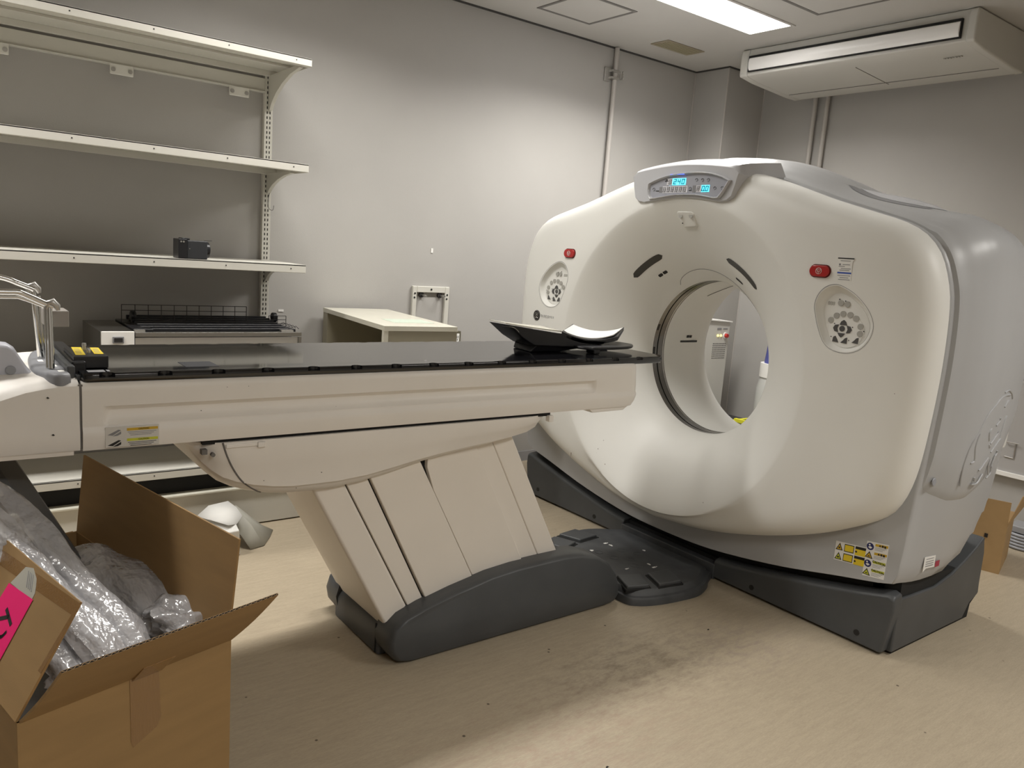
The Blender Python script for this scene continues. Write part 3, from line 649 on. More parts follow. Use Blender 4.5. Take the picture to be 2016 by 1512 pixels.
# embossed roundel on the side shell
LOGO = [[(3.109,0.71),(3.097,0.784),(3.111,0.865),(3.145,0.924),(3.179,0.982),(3.242,1.03),(3.306,1.05),(3.375,1.049)],[(3.301,1.063),(3.348,1.069),(3.393,1.053),(3.413,1.031)],[(3.131,0.799),(3.156,0.809),(3.14,0.862),(3.149,0.913)],[(3.332,1.004),(3.35,1.021),(3.368,1.028)],[(3.239,0.879),(3.222,0.912),(3.237,0.927)],[(3.282,0.934),(3.312,0.95),(3.311,0.962)],[(3.263,0.864),(3.321,0.899),(3.32,0.907)],[(3.36,0.882),(3.375,0.948),(3.388,0.963)],[(3.263,0.848),(3.254,0.862)],[(3.29,0.827),(3.348,0.864),(3.376,0.873)],[(3.208,0.764),(3.274,0.807)],[(3.355,0.804),(3.372,0.814),(3.369,0.825)],[(3.33,0.731),(3.305,0.766),(3.308,0.798)],[(3.344,0.762),(3.355,0.804)],[(3.183,0.709),(3.224,0.709),(3.259,0.742)],[(3.318,0.717),(3.353,0.734),(3.35,0.756),(3.35,0.767)],[(3.2,0.72),(3.19,0.737)]]
def side_y(x, z, lift=.019):
    s = float(np.interp(x, [a for a, _, _ in stations], [c for _, c, _ in stations])); best = None
    for k in range(-40, 41):
        q = math.pi+k*.012; p = body_pt(x, s, q, lift)
        if best is None or abs(p[2]-z) < best[0]: best = (abs(p[2]-z), p[1])
    return best[1]
b = MB()
for pl in LOGO:
    P = crom(pl, 4); b.tube([(x, side_y(x, z)-.001, z) for x, z in P], .0034, 6)
b.make('embossed_roundel', 'grey', G, smooth=50)
MB().tube([(2.99, side_y(2.99, .727)-.003, .727), (2.99, side_y(2.99, .727)+.001, .727)], [.014, .016], 20).make('side_bolt', 'midgrey', G, bevel=.001)
# vent recess with raised lip on the right shoulder
def top_pt(x, y, lift):
    s = float(np.interp(x, [a for a, _, _ in stations], [c for _, c, _ in stations])); best = None
    for k in range(160):
        q = D2R(95+k*.5); p = body_pt(x, s, q, lift)
        if best is None or abs(p[1]-y) < best[0]: best = (abs(p[1]-y), p)
    return best[1]
b = MB(); rows = []
for k in range(17):
    a = k/16; y = 1.86-.36*a; hw = .045*math.sin(math.pi*min(.999, max(.001, a)))**.6+.001; rows.append([top_pt(3.12+u*hw, y, .0135) for u in (-1, -.3, .3, 1)])
b.loft(rows, False, (False, False)); o = b.make('vent_recess', 'greyink', G, recalc=False, smooth=60)
rows = []
for k in range(17):
    a = k/16; y = 1.83-.36*a; hw = .028*math.sin(math.pi*min(.999, max(.001, a)))**.7+.001; p = top_pt(3.17, y, .012); h = .022*math.sin(math.pi*a)**.8
    rows.append([(p[0]-hw, p[1], p[2]+.001), (p[0], p[1], p[2]+h*.8), (p[0]+hw, p[1], p[2]+h), (p[0]+hw+.02, p[1], p[2]+.001)])
MB().loft(rows, False, (False, False)).make('vent_lip', 'silver', o, smooth=60, recalc=False)
MB().prism([(1.79, .0), (1.58, .0), (1.60, .004), (1.77, .004)], 'x', 3.09, 3.10) if 0 else None
# side and apron stickers
def sticker(x, y0, z0, y1, z1, kind):
    """a label lying on the apron plane: (y0,z0) its upper left, (y1,z1) its lower right"""
    X = x-.0012
    def q(u, v): return (y0+(y1-y0)*u, z0+(z1-z0)*v+(.012*u if kind != 'laser' else .014*u))
    def patch(a, c, d, e, m, par=None, lift=.0003):
        bb = MB(); P = [q(a, c), q(d, c), q(d, e), q(a, e)]; bb.prism(P, 'x', X-lift, X+.0006); return bb.make('print' if par else 'warning_label', m, par or G)
    return q, patch
q, patch = sticker(2.945, 1.588, .397, 1.462, .318, 'laser')
lab = patch(0, 0, 1, 1, 'tag'); lab['label'] = 'yellow laser warning label strip low on the front'
for r_, tm in ((0, 'ochre'), (1, 'lime')):
    v0 = .04+.5*r_
    patch(.30, v0+.02, .62, v0+.42, 'ink', lab, .0006); patch(.32, v0+.06, .60, v0+.38, 'yellow', lab, .0009)
    patch(.66, v0+.0, 1, v0+.14, 'ink', lab, .0006); patch(.66, v0+.14, 1, v0+.46, 'yellow', lab, .0006)
    b = MB(); b.prism([q(.02, v0+.40), q(.26, v0+.40), q(.14, v0+.02)], 'x', X_ := 2.945-.0022, 2.9445); b.make('print', 'ink', lab)
    b = MB(); b.prism([q(.06, v0+.36), q(.22, v0+.36), q(.14, v0+.10)], 'x', X_-.0004, 2.944); b.make('print', tm, lab)
    yy, zz = q(.14, v0+.27); MB().disc((X_-.0004, yy, zz), (-1, 0, 0), .004, .0004, 10).make('print', 'ink', lab)
    yy, zz = q(.70, v0+.28); MB().disc((X_+.0003, yy, zz), (-1, 0, 0), .004, .0005, 10).make('print', 'ink', lab)
q, patch = sticker(2.945, 1.463, .440, 1.376, .298, 'caution')
lab = patch(0, 0, 1, 1, 'tag'); lab['label'] = 'white and yellow caution label low on the front, right of the laser label'
for r_ in range(4):
    v0 = .02+.245*r_
    patch(.40, v0+.02, .97, v0+.09, 'ochre' if r_ < 2 else 'lime', lab, .0006)
    for k in range(3): patch(.40, v0+.12+.035*k, .92-.08*k, v0+.13+.035*k, 'greyink', lab, .0006)
    yy, zz = q(.18, v0+.12)
    if r_ % 2 == 0:
        d = MB().disc((2.9432, yy, zz), (-1, 0, 0), .0145, .0005, 20).make('print', 'navy', lab); b = MB()
        b.disc((2.9426, yy+.003, zz+.006), (-1, 0, 0), .0035, .0004, 10); b.prism([(yy+.008, zz-.004), (yy-.001, zz-.009), (yy-.009, zz-.003), (yy-.003, zz+.001), (yy+.003, zz)], 'x', 2.9422, 2.9426); b.make('print', 'tag', lab)
    else:
        MB().prism([(yy+.016, zz-.012), (yy-.016, zz-.012), (yy, zz+.015)], 'x', 2.9428, 2.9433).make('print', 'ink', lab)
        MB().prism([(yy+.011, zz-.009), (yy-.011, zz-.009), (yy, zz+.009)], 'x', 2.9424, 2.9428).make('print', 'ochre' if r_ == 1 else 'lime', lab)
        MB().prism([(yy+.006, zz-.006), (yy-.006, zz-.006), (yy, zz-.001)], 'x', 2.942, 2.9424).make('print', 'ink', lab)
    yy, zz = q(.68, v0+.055)
    if r_ >= 2: text('caution_print', 'CAUTION', .0115, FX(2.9420, yy, zz), 'ink', lab)
    else: b = MB().prism([(yy+.010, zz-.004), (yy+.002, zz-.004), (yy+.006, zz+.004)], 'x', 2.9420, 2.943); b.box((2.942, yy-.008, zz-.004), (2.943, yy-.001, zz+.004)); b.box((2.942, yy-.018, zz-.004), (2.943, yy-.011, zz+.004)); b.make('print', 'ink', lab)
ys = lambda x, z: side_y(x, z, 0)-.0015
P = [(3.076,.408),(3.153,.405),(3.162,.355),(3.100,.357),(3.082,.345)]
o = MB().add([(x, ys(x, z), z) for x, z in P]+[(x, ys(x, z)+.001, z) for x, z in P], [[0,1,2,3,4],[9,8,7,6,5]]+[[i,(i+1)%5,(i+1)%5+5,i+5] for i in range(5)]).make('inspection_sticker', 'tag', G)
b = MB()
for z in (.398, .387, .378, .369): b.add([(x, ys(x, zz)-.002, zz) for x, zz in ((3.09, z), (3.145, z), (3.145, z-.003), (3.09, z-.003))], [[0,1,2,3]])
b.make('print_lines', 'greyink', o)
MB().add([(x, ys(x, z), z) for x, z in ((3.166,.376),(3.200,.377),(3.200,.352),(3.166,.351))], [[0,1,2,3]]).make('red_tab', mat('dull_red', (.35,.03,.06), .5), o)

# display housing on top
hs = [(-.225,1.729),(-.11,1.742),(0,1.750),(.11,1.743),(.225,1.729),(.262,1.735),(.285,1.752),(.300,1.80),(.306,1.83),(.312,1.845)]
tops = lambda d, h: 1.905+h-(.048+h*.3)*(abs(d)/.40)**1.9
half = [(d, z) for d, z in hs[2:]]
low = [(-d, z) for d, z in half[::-1][:-1]]+half
fr = [(YC+d, z) for d, z in low]; tp = [.312-.624*k/24 for k in range(25)]
def loop(x, h, sh, dz=0):
    L_ = [(x, YC+(y-YC)*(1+sh), z+dz) for y, z in fr]+[(x, YC+d*(1+sh), tops(d, h)) for d in tp[1:-1]]
    return L_
o = MB().loft([loop(2.97, .034, .34), loop(2.925, .030, .17), loop(2.88, .024, .05), loop(2.83, .012, .012), loop(2.797, -.004, 0, .001), loop(2.791, -.012, -.012, .004)]).make('display_housing', 'silver', G, smooth=35)
scr = crom([(2.658,1.813),(2.587,1.835),(2.51,1.848),(2.40,1.853),(2.322,1.848),(2.25,1.832)], 4)+crom([(2.213,1.817),(2.226,1.797),(2.243,1.772),(2.262,1.752)], 3)+crom([(2.285,1.751),(2.383,1.764),(2.498,1.765),(2.58,1.756),(2.640,1.750)], 4)+[(2.655,1.762),(2.662,1.79)]
scy = [sum(a for a, _ in scr)/len(scr), 1.80]
sc2 = lambda s: [((y-scy[0])*s+scy[0], (z-scy[1])*(1+(s-1)*2.2)+scy[1]) for y, z in scr]
bz = MB().loft([[(2.790, y, z) for y, z in sc2(1.075)], [(2.779, y, z) for y, z in sc2(1.06)], [(2.776, y, z) for y, z in sc2(1.045)], [(2.778, y, z) for y, z in sc2(1.02)], [(2.7895, y, z) for y, z in sc2(1.0)]], True, (False, False)).make('display_bezel', 'silver', o, smooth=60)
sp = MB().prism(sc2(1.005), 'x', 2.7885, 2.794).make('display_screen', 'screen', o)
XD = 2.7875
def rect(y0, z0, y1, z1, m, nm='window', lift=0, sl=.004): return MB().prism([(y0, z0), (y1, z0), (y1, z1), (y0+sl*0, z1)], 'x', XD-lift, XD+.002).make(nm, m, sp)
rect(2.545, 1.836, 2.448, 1.806, 'cyanpale', 'lit_window'); rect(2.560, 1.836, 2.528, 1.806, 'digit', 'digit_window', .0002)
rect(2.583, 1.802, 2.434, 1.772, 'digit', 'digit_window'); rect(2.385, 1.802, 2.355, 1.773, 'digit', 'digit_window', .0002); rect(2.357, 1.803, 2.311, 1.773, 'cyanpale', 'lit_window')
rect(2.603, 1.799, 2.583, 1.774, 'greyink', 'dark_window'); rect(2.405, 1.802, 2.387, 1.773, 'greyink', 'dark_window')
SH = Matrix(((1, .18, 0, 0), (0, 1, 0, 0), (0, 0, 1, 0), (0, 0, 0, 1)))
def seg(s, y0, z0, w_, h, m, nm, gap=1.45):
    SEG = {'0': 'abcdef', '1': 'bc', '2': 'abged', '4': 'fgbc', '8': 'abcdefg', '.': '.'}
    b = MB(); y = y0; X = XD-.0012; t_ = w_*.22
    for ch in s:
        if ch == '.': b.box((X-.0006, y+w_*.36-.002, z0-h/2), (X, y+w_*.36+.002, z0-h/2+.004)); continue
        yc = y-w_/2; hw, hh = w_/2, h/2
        Q = {'a': (-hw, hh-t_, hw, hh), 'd': (-hw, -hh, hw, -hh+t_), 'g': (-hw, -t_/2, hw, t_/2), 'f': (-hw, 0, -hw+t_, hh), 'b': (hw-t_, 0, hw, hh), 'e': (-hw, -hh, -hw+t_, 0), 'c': (hw-t_, -hh, hw, 0)}
        for k in SEG[ch]:
            u0, v0, u1, v1 = Q[k]; sl = .18
            b.prism([(yc-(u0+sl*v0), z0+v0), (yc-(u1+sl*v0), z0+v0), (yc-(u1+sl*v1), z0+v1), (yc-(u0+sl*v1), z0+v1)], 'x', X-.0006, X)
        y -= w_*gap
    b.make(nm, m, sp)
seg('240', 2.519, 1.821, .0165, .023, 'cyan', 'lit_digits'); seg('8', 2.548, 1.821, .0145, .020, 'digitline', 'unlit_digits')
seg('888888', 2.579, 1.787, .0150, .021, 'digitline', 'unlit_digits', 1.6); seg('0.0', 2.352, 1.788, .0155, .022, 'cyan', 'lit_digits', 1.35); seg('8', 2.380, 1.788, .0145, .021, 'digitline', 'unlit_digits')
b = MB()
for y, z in [(2.387,1.826),(2.353,1.825),(2.321,1.824),(2.281,1.788),(2.241,1.788),(2.638,1.789),(2.418,1.788)]:
    c_ = [(XD-.0008, y+.007*math.cos(a), z+.007*math.sin(a)) for a in [2*math.pi*k/10 for k in range(9)]]; b.tube(c_, .0008, 4)
for z in (1.824,): b.box((XD-.001, 2.552, z-.001), (XD, 2.572, z+.002))
b.box((XD-.001, 2.604, 1.780), (XD, 2.624, 1.783)); b.box((XD-.001, 2.556, 1.828), (XD, 2.568, 1.832)); b.box((XD-.001, 2.41, 1.78), (XD, 2.426, 1.783)); b.make('icons', 'ink', sp)
b = MB(); b.box((2.7778, 2.455, 1.8515), (2.7795, 2.535, 1.8535)); b.make('led_strip', 'glow', sp)

# base
def mirp(P): return [(2*YC-y, z) for y, z in P]
bt = [(YC-.30,.10),(YC-.42,.112),(YC-.61,.145),(YC-.84,.19),(YC-1.0,.226),(YC-1.12,.258),(YC-1.145,.25),(YC-1.15,.20)]
for mir in (0, 1):
    top = mirp(bt) if mir else bt; sg = 1 if mir else -1
    poly = [(YC+sg*.30, .012)]+top+[(YC+sg*1.125, .012)]
    poly_f = [(YC+sg*.30, .010)]+[(y, z-.012) for y, z in top]+[(YC+sg*1.12, .010)]
    b = MB(); b.loft([[(2.955, y, z*(1 if z > .05 else 1)) for y, z in poly_f], [(2.968, y, z) for y, z in poly], [(3.02, y, z+.006 if z > .03 else z) for y, z in poly]])
    o = b.make('base_front', 'base', G, bevel=.014, seg=3)
    b = MB()
    for d_, z in ((.52, .035), (1.02, .045)): b.disc((2.957, YC+sg*d_, z+.01), (-1, 0, 0), .012, .004, 14)
    b.each('plug', 'rubber', o)
    zs = [(3.0,.012),(3.0,.238),(3.10,.232),(3.30,.228),(3.44,.255),(3.55,.295),(3.64,.335),(3.71,.375),(3.735,.30),(3.742,.10),(3.67,.075),(3.62,.012)]
    y0 = YC+sg*1.145; MB().prism(zs, 'y', y0, y0-sg*.09).make('base_side', 'base', G, bevel=.008)
    MB().prism([(3.02,0),(3.02,.30),(3.5,.27),(3.735,.36),(3.765,.10),(3.70,.06),(3.69,0)], 'y', y0-sg*.01, y0-sg*.12).make('chassis', 'gap', G)
box('chassis', (3.0, YC-1.10, 0), (3.62, YC+1.10, .09), 'gap', G); box('chassis', (3.02, YC-1.07, .09), (3.55, YC-.40, .55), 'gap', G); box('chassis', (3.02, YC+.40, .09), (3.55, YC+1.07, .55), 'gap', G)
box('chassis', (3.02, YC-.40, .09), (3.55, YC+.40, .30), 'gap', G)
MB().box((2.952, YC-.31, .0), (3.0, YC+.31, .075)).make('base_centre', 'base2', G, bevel=.006)

# ================================================================== pedal platform
t = empty('foot_pedal_platform', (2.68, YC, 0), 'charcoal foot pedal platform on the floor between table foot and scanner', 'foot pedal platform')
half = [(2.378,.0),(2.378,.27),(2.41,.335),(2.50,.375),(2.62,.395),(2.74,.40),(2.84,.365),(2.90,.325),(2.950,.30)]
pl = crom([(x, YC-d) for x, d in half], 4)+crom([(x, YC+d) for x, d in half[::-1]], 4)
def inset(P, k): cx = 2.66; return [(cx+(x-cx)*(1-k), YC+(y-YC)*(1-k)) for x, y in P]
MB().loft([[(x, y, 0) for x, y in pl], [(x, y, .026) for x, y in pl], [(x, y, .034) for x, y in inset(pl, .012)], [(x, y, .036) for x, y in inset(pl, .05)], [(x, y, .052) for x, y in inset(pl, .075)], [(x, y, .060) for x, y in inset(pl, .10)]]).make('platform', 'base2', t, smooth=35)
for nm, P in dict(a=[(2.440,2.305),(2.555,2.262),(2.500,2.146),(2.388,2.184)], b=[(2.582,2.254),(2.718,2.240),(2.668,2.112),(2.535,2.132)]).items():
    for sg in (1, -1):
        Q = P if sg == 1 else [(x, 2*YC-y) for x, y in P]; cx = sum(x for x, _ in Q)/4; cy = sum(y for _, y in Q)/4
        g = lambda s: [((x-cx)*s+cx, (y-cy)*s+cy) for x, y in Q]
        o = MB().prism(g(1.06), 'z', .045, .0625).make('pedal', 'gap', t, bevel=.004); MB().prism(g(.93), 'z', .05, .076).make('pedal_pad', 'base', o, bevel=.007)
b = MB()
for (x, y), (u, v) in zip([(2.693,2.634),(2.699,2.601),(2.803,2.476),(2.694,2.34),(2.689,2.303),(2.557,2.35),(2.563,2.594),(2.512,2.479)], [(.018,.006),(.008,.012),(.008,.008),(.006,.010),(.020,.005),(.015,.004),(.012,.008),(.006,.004)]): b.box((x-u/2, y-v, .0598), (x+u/2, y+v, .0608)); b.box((x+u*.7, y-v*.4, .0598), (x+u, y+v*.6, .0608))
b.make('printed_marks', 'tag', t)
b = MB()
for x, y in ((2.60,2.475),(2.66,2.42),(2.70,2.53),(2.62,2.36),(2.74,2.46),(2.58,2.56)):
    b.tube([(x+.02*math.cos(a), y+.02*math.sin(a), .0603) for a in [2*math.pi*k/14 for k in range(15)]], .0012, 4)
b.make('raised_rings', 'base', t)

# ================================================================== patient table
T = empty('patient_table', (1.7, YC, 0), 'cream scanner table on a leaning telescopic column, gloss black top', 'patient table')
Y0, Y1 = 2.20, 2.75
# foot pods
pod = [(1.262,.05),(1.29,.012),(1.335,0),(2.30,0),(2.352,.008),(2.372,.035),(2.368,.085),(2.345,.135),(2.30,.188),(2.23,.232),(2.14,.260),(2.05,.270),(1.92,.270),(1.8,.268),(1.68,.258),(1.52,.229),(1.39,.198),(1.31,.170),(1.268,.135),(1.255,.09)]
for a, c, sg in ((Y0, 2.315, 1), (Y1, 2.635, -1)):
    cx, cz = 1.8, .12
    g = lambda s, k: [((x-cx)*s+cx if 1 else x, max(0, (z-cz)*k+cz)) for x, z in pod]
    b = MB(); b.loft([[(x, y, z) for x, z in g(s, k)] for y, s, k in ((a-sg*.0, .965, .90), (a+sg*.004, .978, .935), (a+sg*.012, .99, .97), (a+sg*.028, .998, .995), (a+sg*.05, 1, 1), (c, 1, .99))])
    o = b.make('foot_pod', 'base', T, smooth=40)
b = MB(); b.prism([(1.262,0),(1.262,.085),(1.28,.115),(1.31,.125),(1.36,.13),(1.36,0)], 'y', 2.30, 2.66); b.make('foot_end', 'base', T, bevel=.012, seg=3)
box('foot_floor', (1.35, 2.30, 0), (2.30, 2.65, .06), 'rubber', T)
MB().prism([(2.10,0),(2.10,.15),(2.16,.16),(2.30,.07),(2.33,0)], 'y', 2.30, 2.66).make('foot_ramp', 'base', T, bevel=.006)
box('foot_gasket', (1.259, 2.312, .01), (1.27, 2.318, .12), 'gap', T)
# column panels: (top x at z~.70, bottom x at z~.12) of each edge line on the near face
def xl(p, q, z): return p[0]+(q[0]-p[0])*(z-p[1])/(q[1]-p[1])
E0 = ((1.004,.624),(1.287,.099)); E1 = ((1.117,.635),(1.376,.150)); E2 = ((1.195,.649),(1.441,.164)); E4 = ((1.627,.711),(1.885,.225)); E5 = ((1.702,.725),(1.967,.235)); E6 = ((1.799,.730),(2.065,.241))
E3 = ((1.435,.602),(1.653,.198))
def slab(name, La, Lb, y, z0=.03, z1=.80, m='pillarwhite', bv=.004, zz0=None):
    yb = 2*YC-y; P = [(xl(*La, z0), z0), (xl(*Lb, z0), z0), (xl(*Lb, z1), z1), (xl(*La, z1), z1)]
    return MB().prism(P, 'y', y, yb).make(name, m, T, bevel=bv)
sh = lambda L_, d: ((L_[0][0]+d, L_[0][1]), (L_[1][0]+d, L_[1][1]))
slab('column_panel', E0, sh(E1, -.0015), 2.270, bv=.012); slab('column_panel', sh(E1, .0015), sh(E2, -.004), 2.270, bv=.003)
slab('column_panel', sh(E2, .004), sh(E3, 0), 2.262); 
b = MB(); P = [(xl(*E3, .03)+.004, .03), (xl(*E4, .03), .03), (xl(*E4, .8), .8), (1.405, .8), (1.405, .69), (1.437, .602), ]
b.prism(P, 'y', 2.266, 2*YC-2.266); b.make('column_panel', 'pillarwhite', T, bevel=.003)
slab('column_panel', sh(E4, 0), sh(E5, -.001), 2.276, bv=.002); slab('column_panel', sh(E5, .001), E6, 2.276, bv=.006)
slab('column_core', sh(E0, .02), sh(E6, -.02), 2.285, z0=.02, z1=.80, m='gap', bv=0)
# housing under the cradle
hp = crom([(.587,.858),(.608,.828),(.645,.768),(.70,.717),(.80,.676),(.93,.656),(1.10,.660),(1.246,.686),(1.381,.716),(1.54,.739),(1.701,.760),(1.816,.786),(1.887,.815),(1.913,.856)], 8)
def hsec(x, zb, yin=0):
    zt = .857; h = zt-zb; y = Y0+yin; o = []
    side = [(0, zt), (0, zt-.35*min(h, .16)), (.008, zt-.5*min(h, .16)), (.020, zt-.8*min(h, .2)), (.024, zb+.35*h if h > .1 else zb+.5*h), (.030, zb+.18*h), (.048, zb+.06*h), (.085, zb), (.15, zb-.0)]
    for d, z in side: o.append((x, y+d, z))
    for d, z in side[::-1]: o.append((x, 2*YC-(y+d), z))
    return o
xs_ = [.59,.60,.615,.635,.66,.69,.73,.78,.84,.9,.97,1.05,1.15,1.25,1.35,1.45,1.55,1.65,1.74,1.80,1.85,1.88,1.90,1.91]
hx = [a for a, _ in hp]; hz = [c for _, c in hp]
def yin(x): return .045*(1-smooth01(.59, .70, x))**1.0+.05*(smooth01(1.78, 1.913, x))**2
MB().loft([hsec(x, min(.852, float(np.interp(x, hx, hz))), yin(x)) for x in xs_]).make('lift_housing', 'tablewhite', T, smooth=45)
# curved seam and small fittings of the housing
sm = crom([(.683,.857),(.699,.807),(.736,.743),(.775,.705),(.82,.674)], 6)
def hy(x, z):
    q = hsec(x, min(.852, float(np.interp(x, hx, hz))), yin(x))[:9]; return float(np.interp(-z, [-a[2] for a in q], [a[1] for a in q]))
b = MB(); b.tube([(x, hy(x, z), z) for x, z in sm], .0026, 6); b.make('housing_seam', 'line', T)
b = MB(); b.box((.69, Y0-.004, .8405), (.80, Y0+.03, .853)); b.box((.78, Y0-.008, .836), (.804, Y0+.03, .853)); b.make('latch_handle', 'tablewhite', T, bevel=.003)
b = MB(); b.disc((.655, Y0+.008, .826), (0, -1, 0), .006, .012, 12); b.box((.625, Y0, .828), (.640, Y0+.02, .842)); b.each('fixing', 'line', T)
box('gap_strip', (.63, Y0+.012, .853), (1.90, 2*YC-Y0-.012, .872), 'gap', T)
MB().box((1.885, Y0-.003, .832), (1.908, Y0+.02, .856)).make('corner_clip', 'tablewhite', T, bevel=.003)
# cradle with the long moulded groove
def csec(x, k):
    """k: 1 inside the groove span"""
    y = Y0; d = .021*k
    s = [(.0, .868), (0, .875), (0, .935), (0, .944), (d*.5, .949), (d, .955), (d, .966), (d*.55, .972), (0, .980), (0, .985), (0, 1.025), (.002, 1.036), (.008, 1.043), (.02, 1.0465)]
    s = [(.0, .868), (-.003, .878), (-.006, .903), (-.006, .918), (0, .927), (0, .932), (d*.15, .9345), (d*.6, .941), (d, .953), (d, .968), (d*.4, .9785), (0, .982), (0, .990), (0, 1.022), (.002, 1.034), (.008, 1.042), (.02, 1.0455)]
    return [(x, y+a, z) for a, z in s]+[(x, 2*YC-(y+a), z) for a, z in s[::-1]]
xs_ = [(.330,0),(.36,0),(.376,0),(.381,.2),(.386,.6),(.393,.92),(.402,1)]+[(.402+1.67*k/12, 1) for k in range(1, 12)]+[(2.085,1),(2.100,.9),(2.108,.5),(2.114,.15),(2.120,0),(2.2,0),(2.29,0)]
rings = [csec(x, k) for x, k in xs_]
last = [(x, Y0, z) for x, z in ()]
for x, zl, dy in ((2.318, .872, .002), (2.336, .890, .006), (2.348, .912, .012), (2.352, .93, .02)):
    rings.append([(x-(.010*max(0, (z-.95)/.1)), (y+dy if y < YC else y-dy), max(z, zl)) for _, y, z in csec(x, 0)])
MB().loft(rings).make('cradle', 'tablewhite', T, smooth=40)
MB().prism([(2.09,.869),(2.11,.852),(2.28,.853),(2.31,.872)], 'y', Y0+.004, 2*YC-Y0-.004).make('cradle_lip', 'tablewhite', T, bevel=.003)
# side warning label
b = MB(); b.box((.381, Y0-.0075, .8735), (.511, Y0-.004, .9265)); lab = b.make('warning_label', mat('label_film', (.66, .64, .60), .35), T, label='pinch warning label with yellow bars on the table side')
for z in (.9185, .8905):
    MB().box((.432, Y0-.0082, z-.0035), (.508, Y0-.007, z+.0035)).make('yellow_bar', 'ochre' if z > .9 else 'lime', lab)
    b = MB()
    for k in range(3): b.box((.434+.003*k, Y0-.008, z-.008-.0042*k), (.504-.006*k, Y0-.007, z-.0068-.0042*k))
    zc = z-.008
    b.prism([(.386,zc-.004),(.392,zc-.001),(.412,zc+.009),(.418,zc+.007),(.398,zc-.006)], 'y', Y0-.008, Y0-.007); b.prism([(.398,zc-.008),(.418,zc+.004),(.418,zc-.003),(.410,zc-.007)], 'y', Y0-.008, Y0-.0072)
    b.make('print', 'greyink' if z > .9 else 'ink', lab)
    text('caution_print', 'CAUTION', .0058, FY(.473, Y0-.0085, z), 'ink', lab)
b = MB()
for x, z, s in ((.264,.917,.004),(.254,1.012,.004),(1.02,.945,.001),(.62,.957,.002),(.69,1.02,.0015),(.75,1.02,.0015),(.90,.70,.002),(.80,.735,.002),(.98,.74,.0025)):
    b.add([(x-s, Y0-.0065, z), (x, Y0-.0065, z-s*.7), (x+s, Y0-.0065, z-s*.3), (x, Y0-.0065, z+s*.7)], [[0,1,2,3]])
b.each('scuff_mark', 'ink', T)
# gloss black table top with indexing notches
def tsec(x, k=0):
    s = [(.03, 1.038), (.016, 1.0385), (.012, 1.042), (.010, 1.048), (.010, 1.0615), (.0115, 1.0645), (.0145, 1.0665), (.024, 1.0668), (.10, 1.0665)]
    return [(x, Y0+a+k, z) for a, z in s]+[(x, 2*YC-(Y0+a+k), z) for a, z in s[::-1]]
rings = [tsec(.332, .012), tsec(.336, .004), tsec(.344, 0), tsec(2.30, 0), tsec(2.47, .006), tsec(2.50, .014), tsec(2.514, .028), tsec(2.519, .04)]
top = MB().loft(rings).make('table_top', 'black', T, smooth=30)
ct = MB()
for k in range(16):
    x = .39+.1405*k
    if x < 2.5:
        for sg in (0, 1):
            y = Y0+.006; y = 2*YC-y if sg else y; ct.add(*(lambda m_: (m_.v, m_.f))(MB().tube([(x, y, 1.0555), (x, y, 1.08)], .0195, 16)))
co = ct.make('cutter', 'satin', T); bm_ = top.modifiers.new('cut', 'BOOLEAN'); bm_.object = co; bm_.operation = 'DIFFERENCE'; bm_.solver = 'EXACT'
bpy.context.view_layer.update(); me = bpy.data.meshes.new_from_object(top.evaluated_get(bpy.context.evaluated_depsgraph_get()))
if len(me.polygons) > 60: top.modifiers.clear(); top.data = me; me.set_sharp_from_angle(angle=math.radians(30))
bpy.data.objects.remove(co)
box('top_carrier', (.34, Y0+.022, 1.034), (2.30, 2*YC-Y0-.022, 1.047), 'satin', T)
box('scan_marker', (.60, 2.27, 1.0666), (.69, 2.36, 1.0672), mat('smudged_black_tape', (.02, .021, .026), .5), T)
# left end of the table
b = MB(); rr = []
topz = lambda x: float(np.interp(x, [-.6,-.2,0,.08,.156,.208,.251,.284,.326], [.80,.90,.965,.992,1.013,1.030,1.038,1.042,1.0425]))
for x in (-.6, -.4, -.2, -.1, 0, .05, .10, .156, .18, .208, .23, .251, .284, .310, .324):
    zt = topz(x); zc = 1.058-.10*max(0, (.15-x))
    s = [(0, .870), (-.004, .88), (-.004, .92), (0, .94), (0, zt-.02), (.003, zt-.006), (.012, zt+.001), (.05, (zt+zc)/2+.004), (.11, zc)]
    rr.append([(x, Y0+a, z) for a, z in s]+[(x, 2*YC-(Y0+a), z) for a, z in s[::-1]])
b.loft(rr); b.make('end_cover', 'tablewhite', T, smooth=35)
box('end_seam', (.322, Y0+.003, .872), (.332, 2*YC-Y0-.003, 1.04), 'line', T)
box('end_lip', (-.6, Y0+.003, .858), (.31, 2*YC-Y0-.003, .872), 'pillarwhite', T)
# lavender grip fin
P = [(.02,1.02),(.05,1.09),(.10,1.128),(.155,1.134),(.182,1.130),(.198,1.118),(.210,1.095),(.224,1.070),(.242,1.045),(.255,1.036),(.24,1.01)]
g = MB().loft([[(x, y, z if z < 1.03 else z-dz) for x, z in P] for y, dz in ((2.300, .014), (2.304, .005), (2.312, .0), (2.352, .0), (2.360, .005), (2.364, .014))]).make('grip_fin', 'lav', T, smooth=50)
MB().disc((.187, 2.3005, 1.066), (0, -1, 0), .0115, .004, 20).make('grip_button', 'midgrey', g, bevel=.0015)
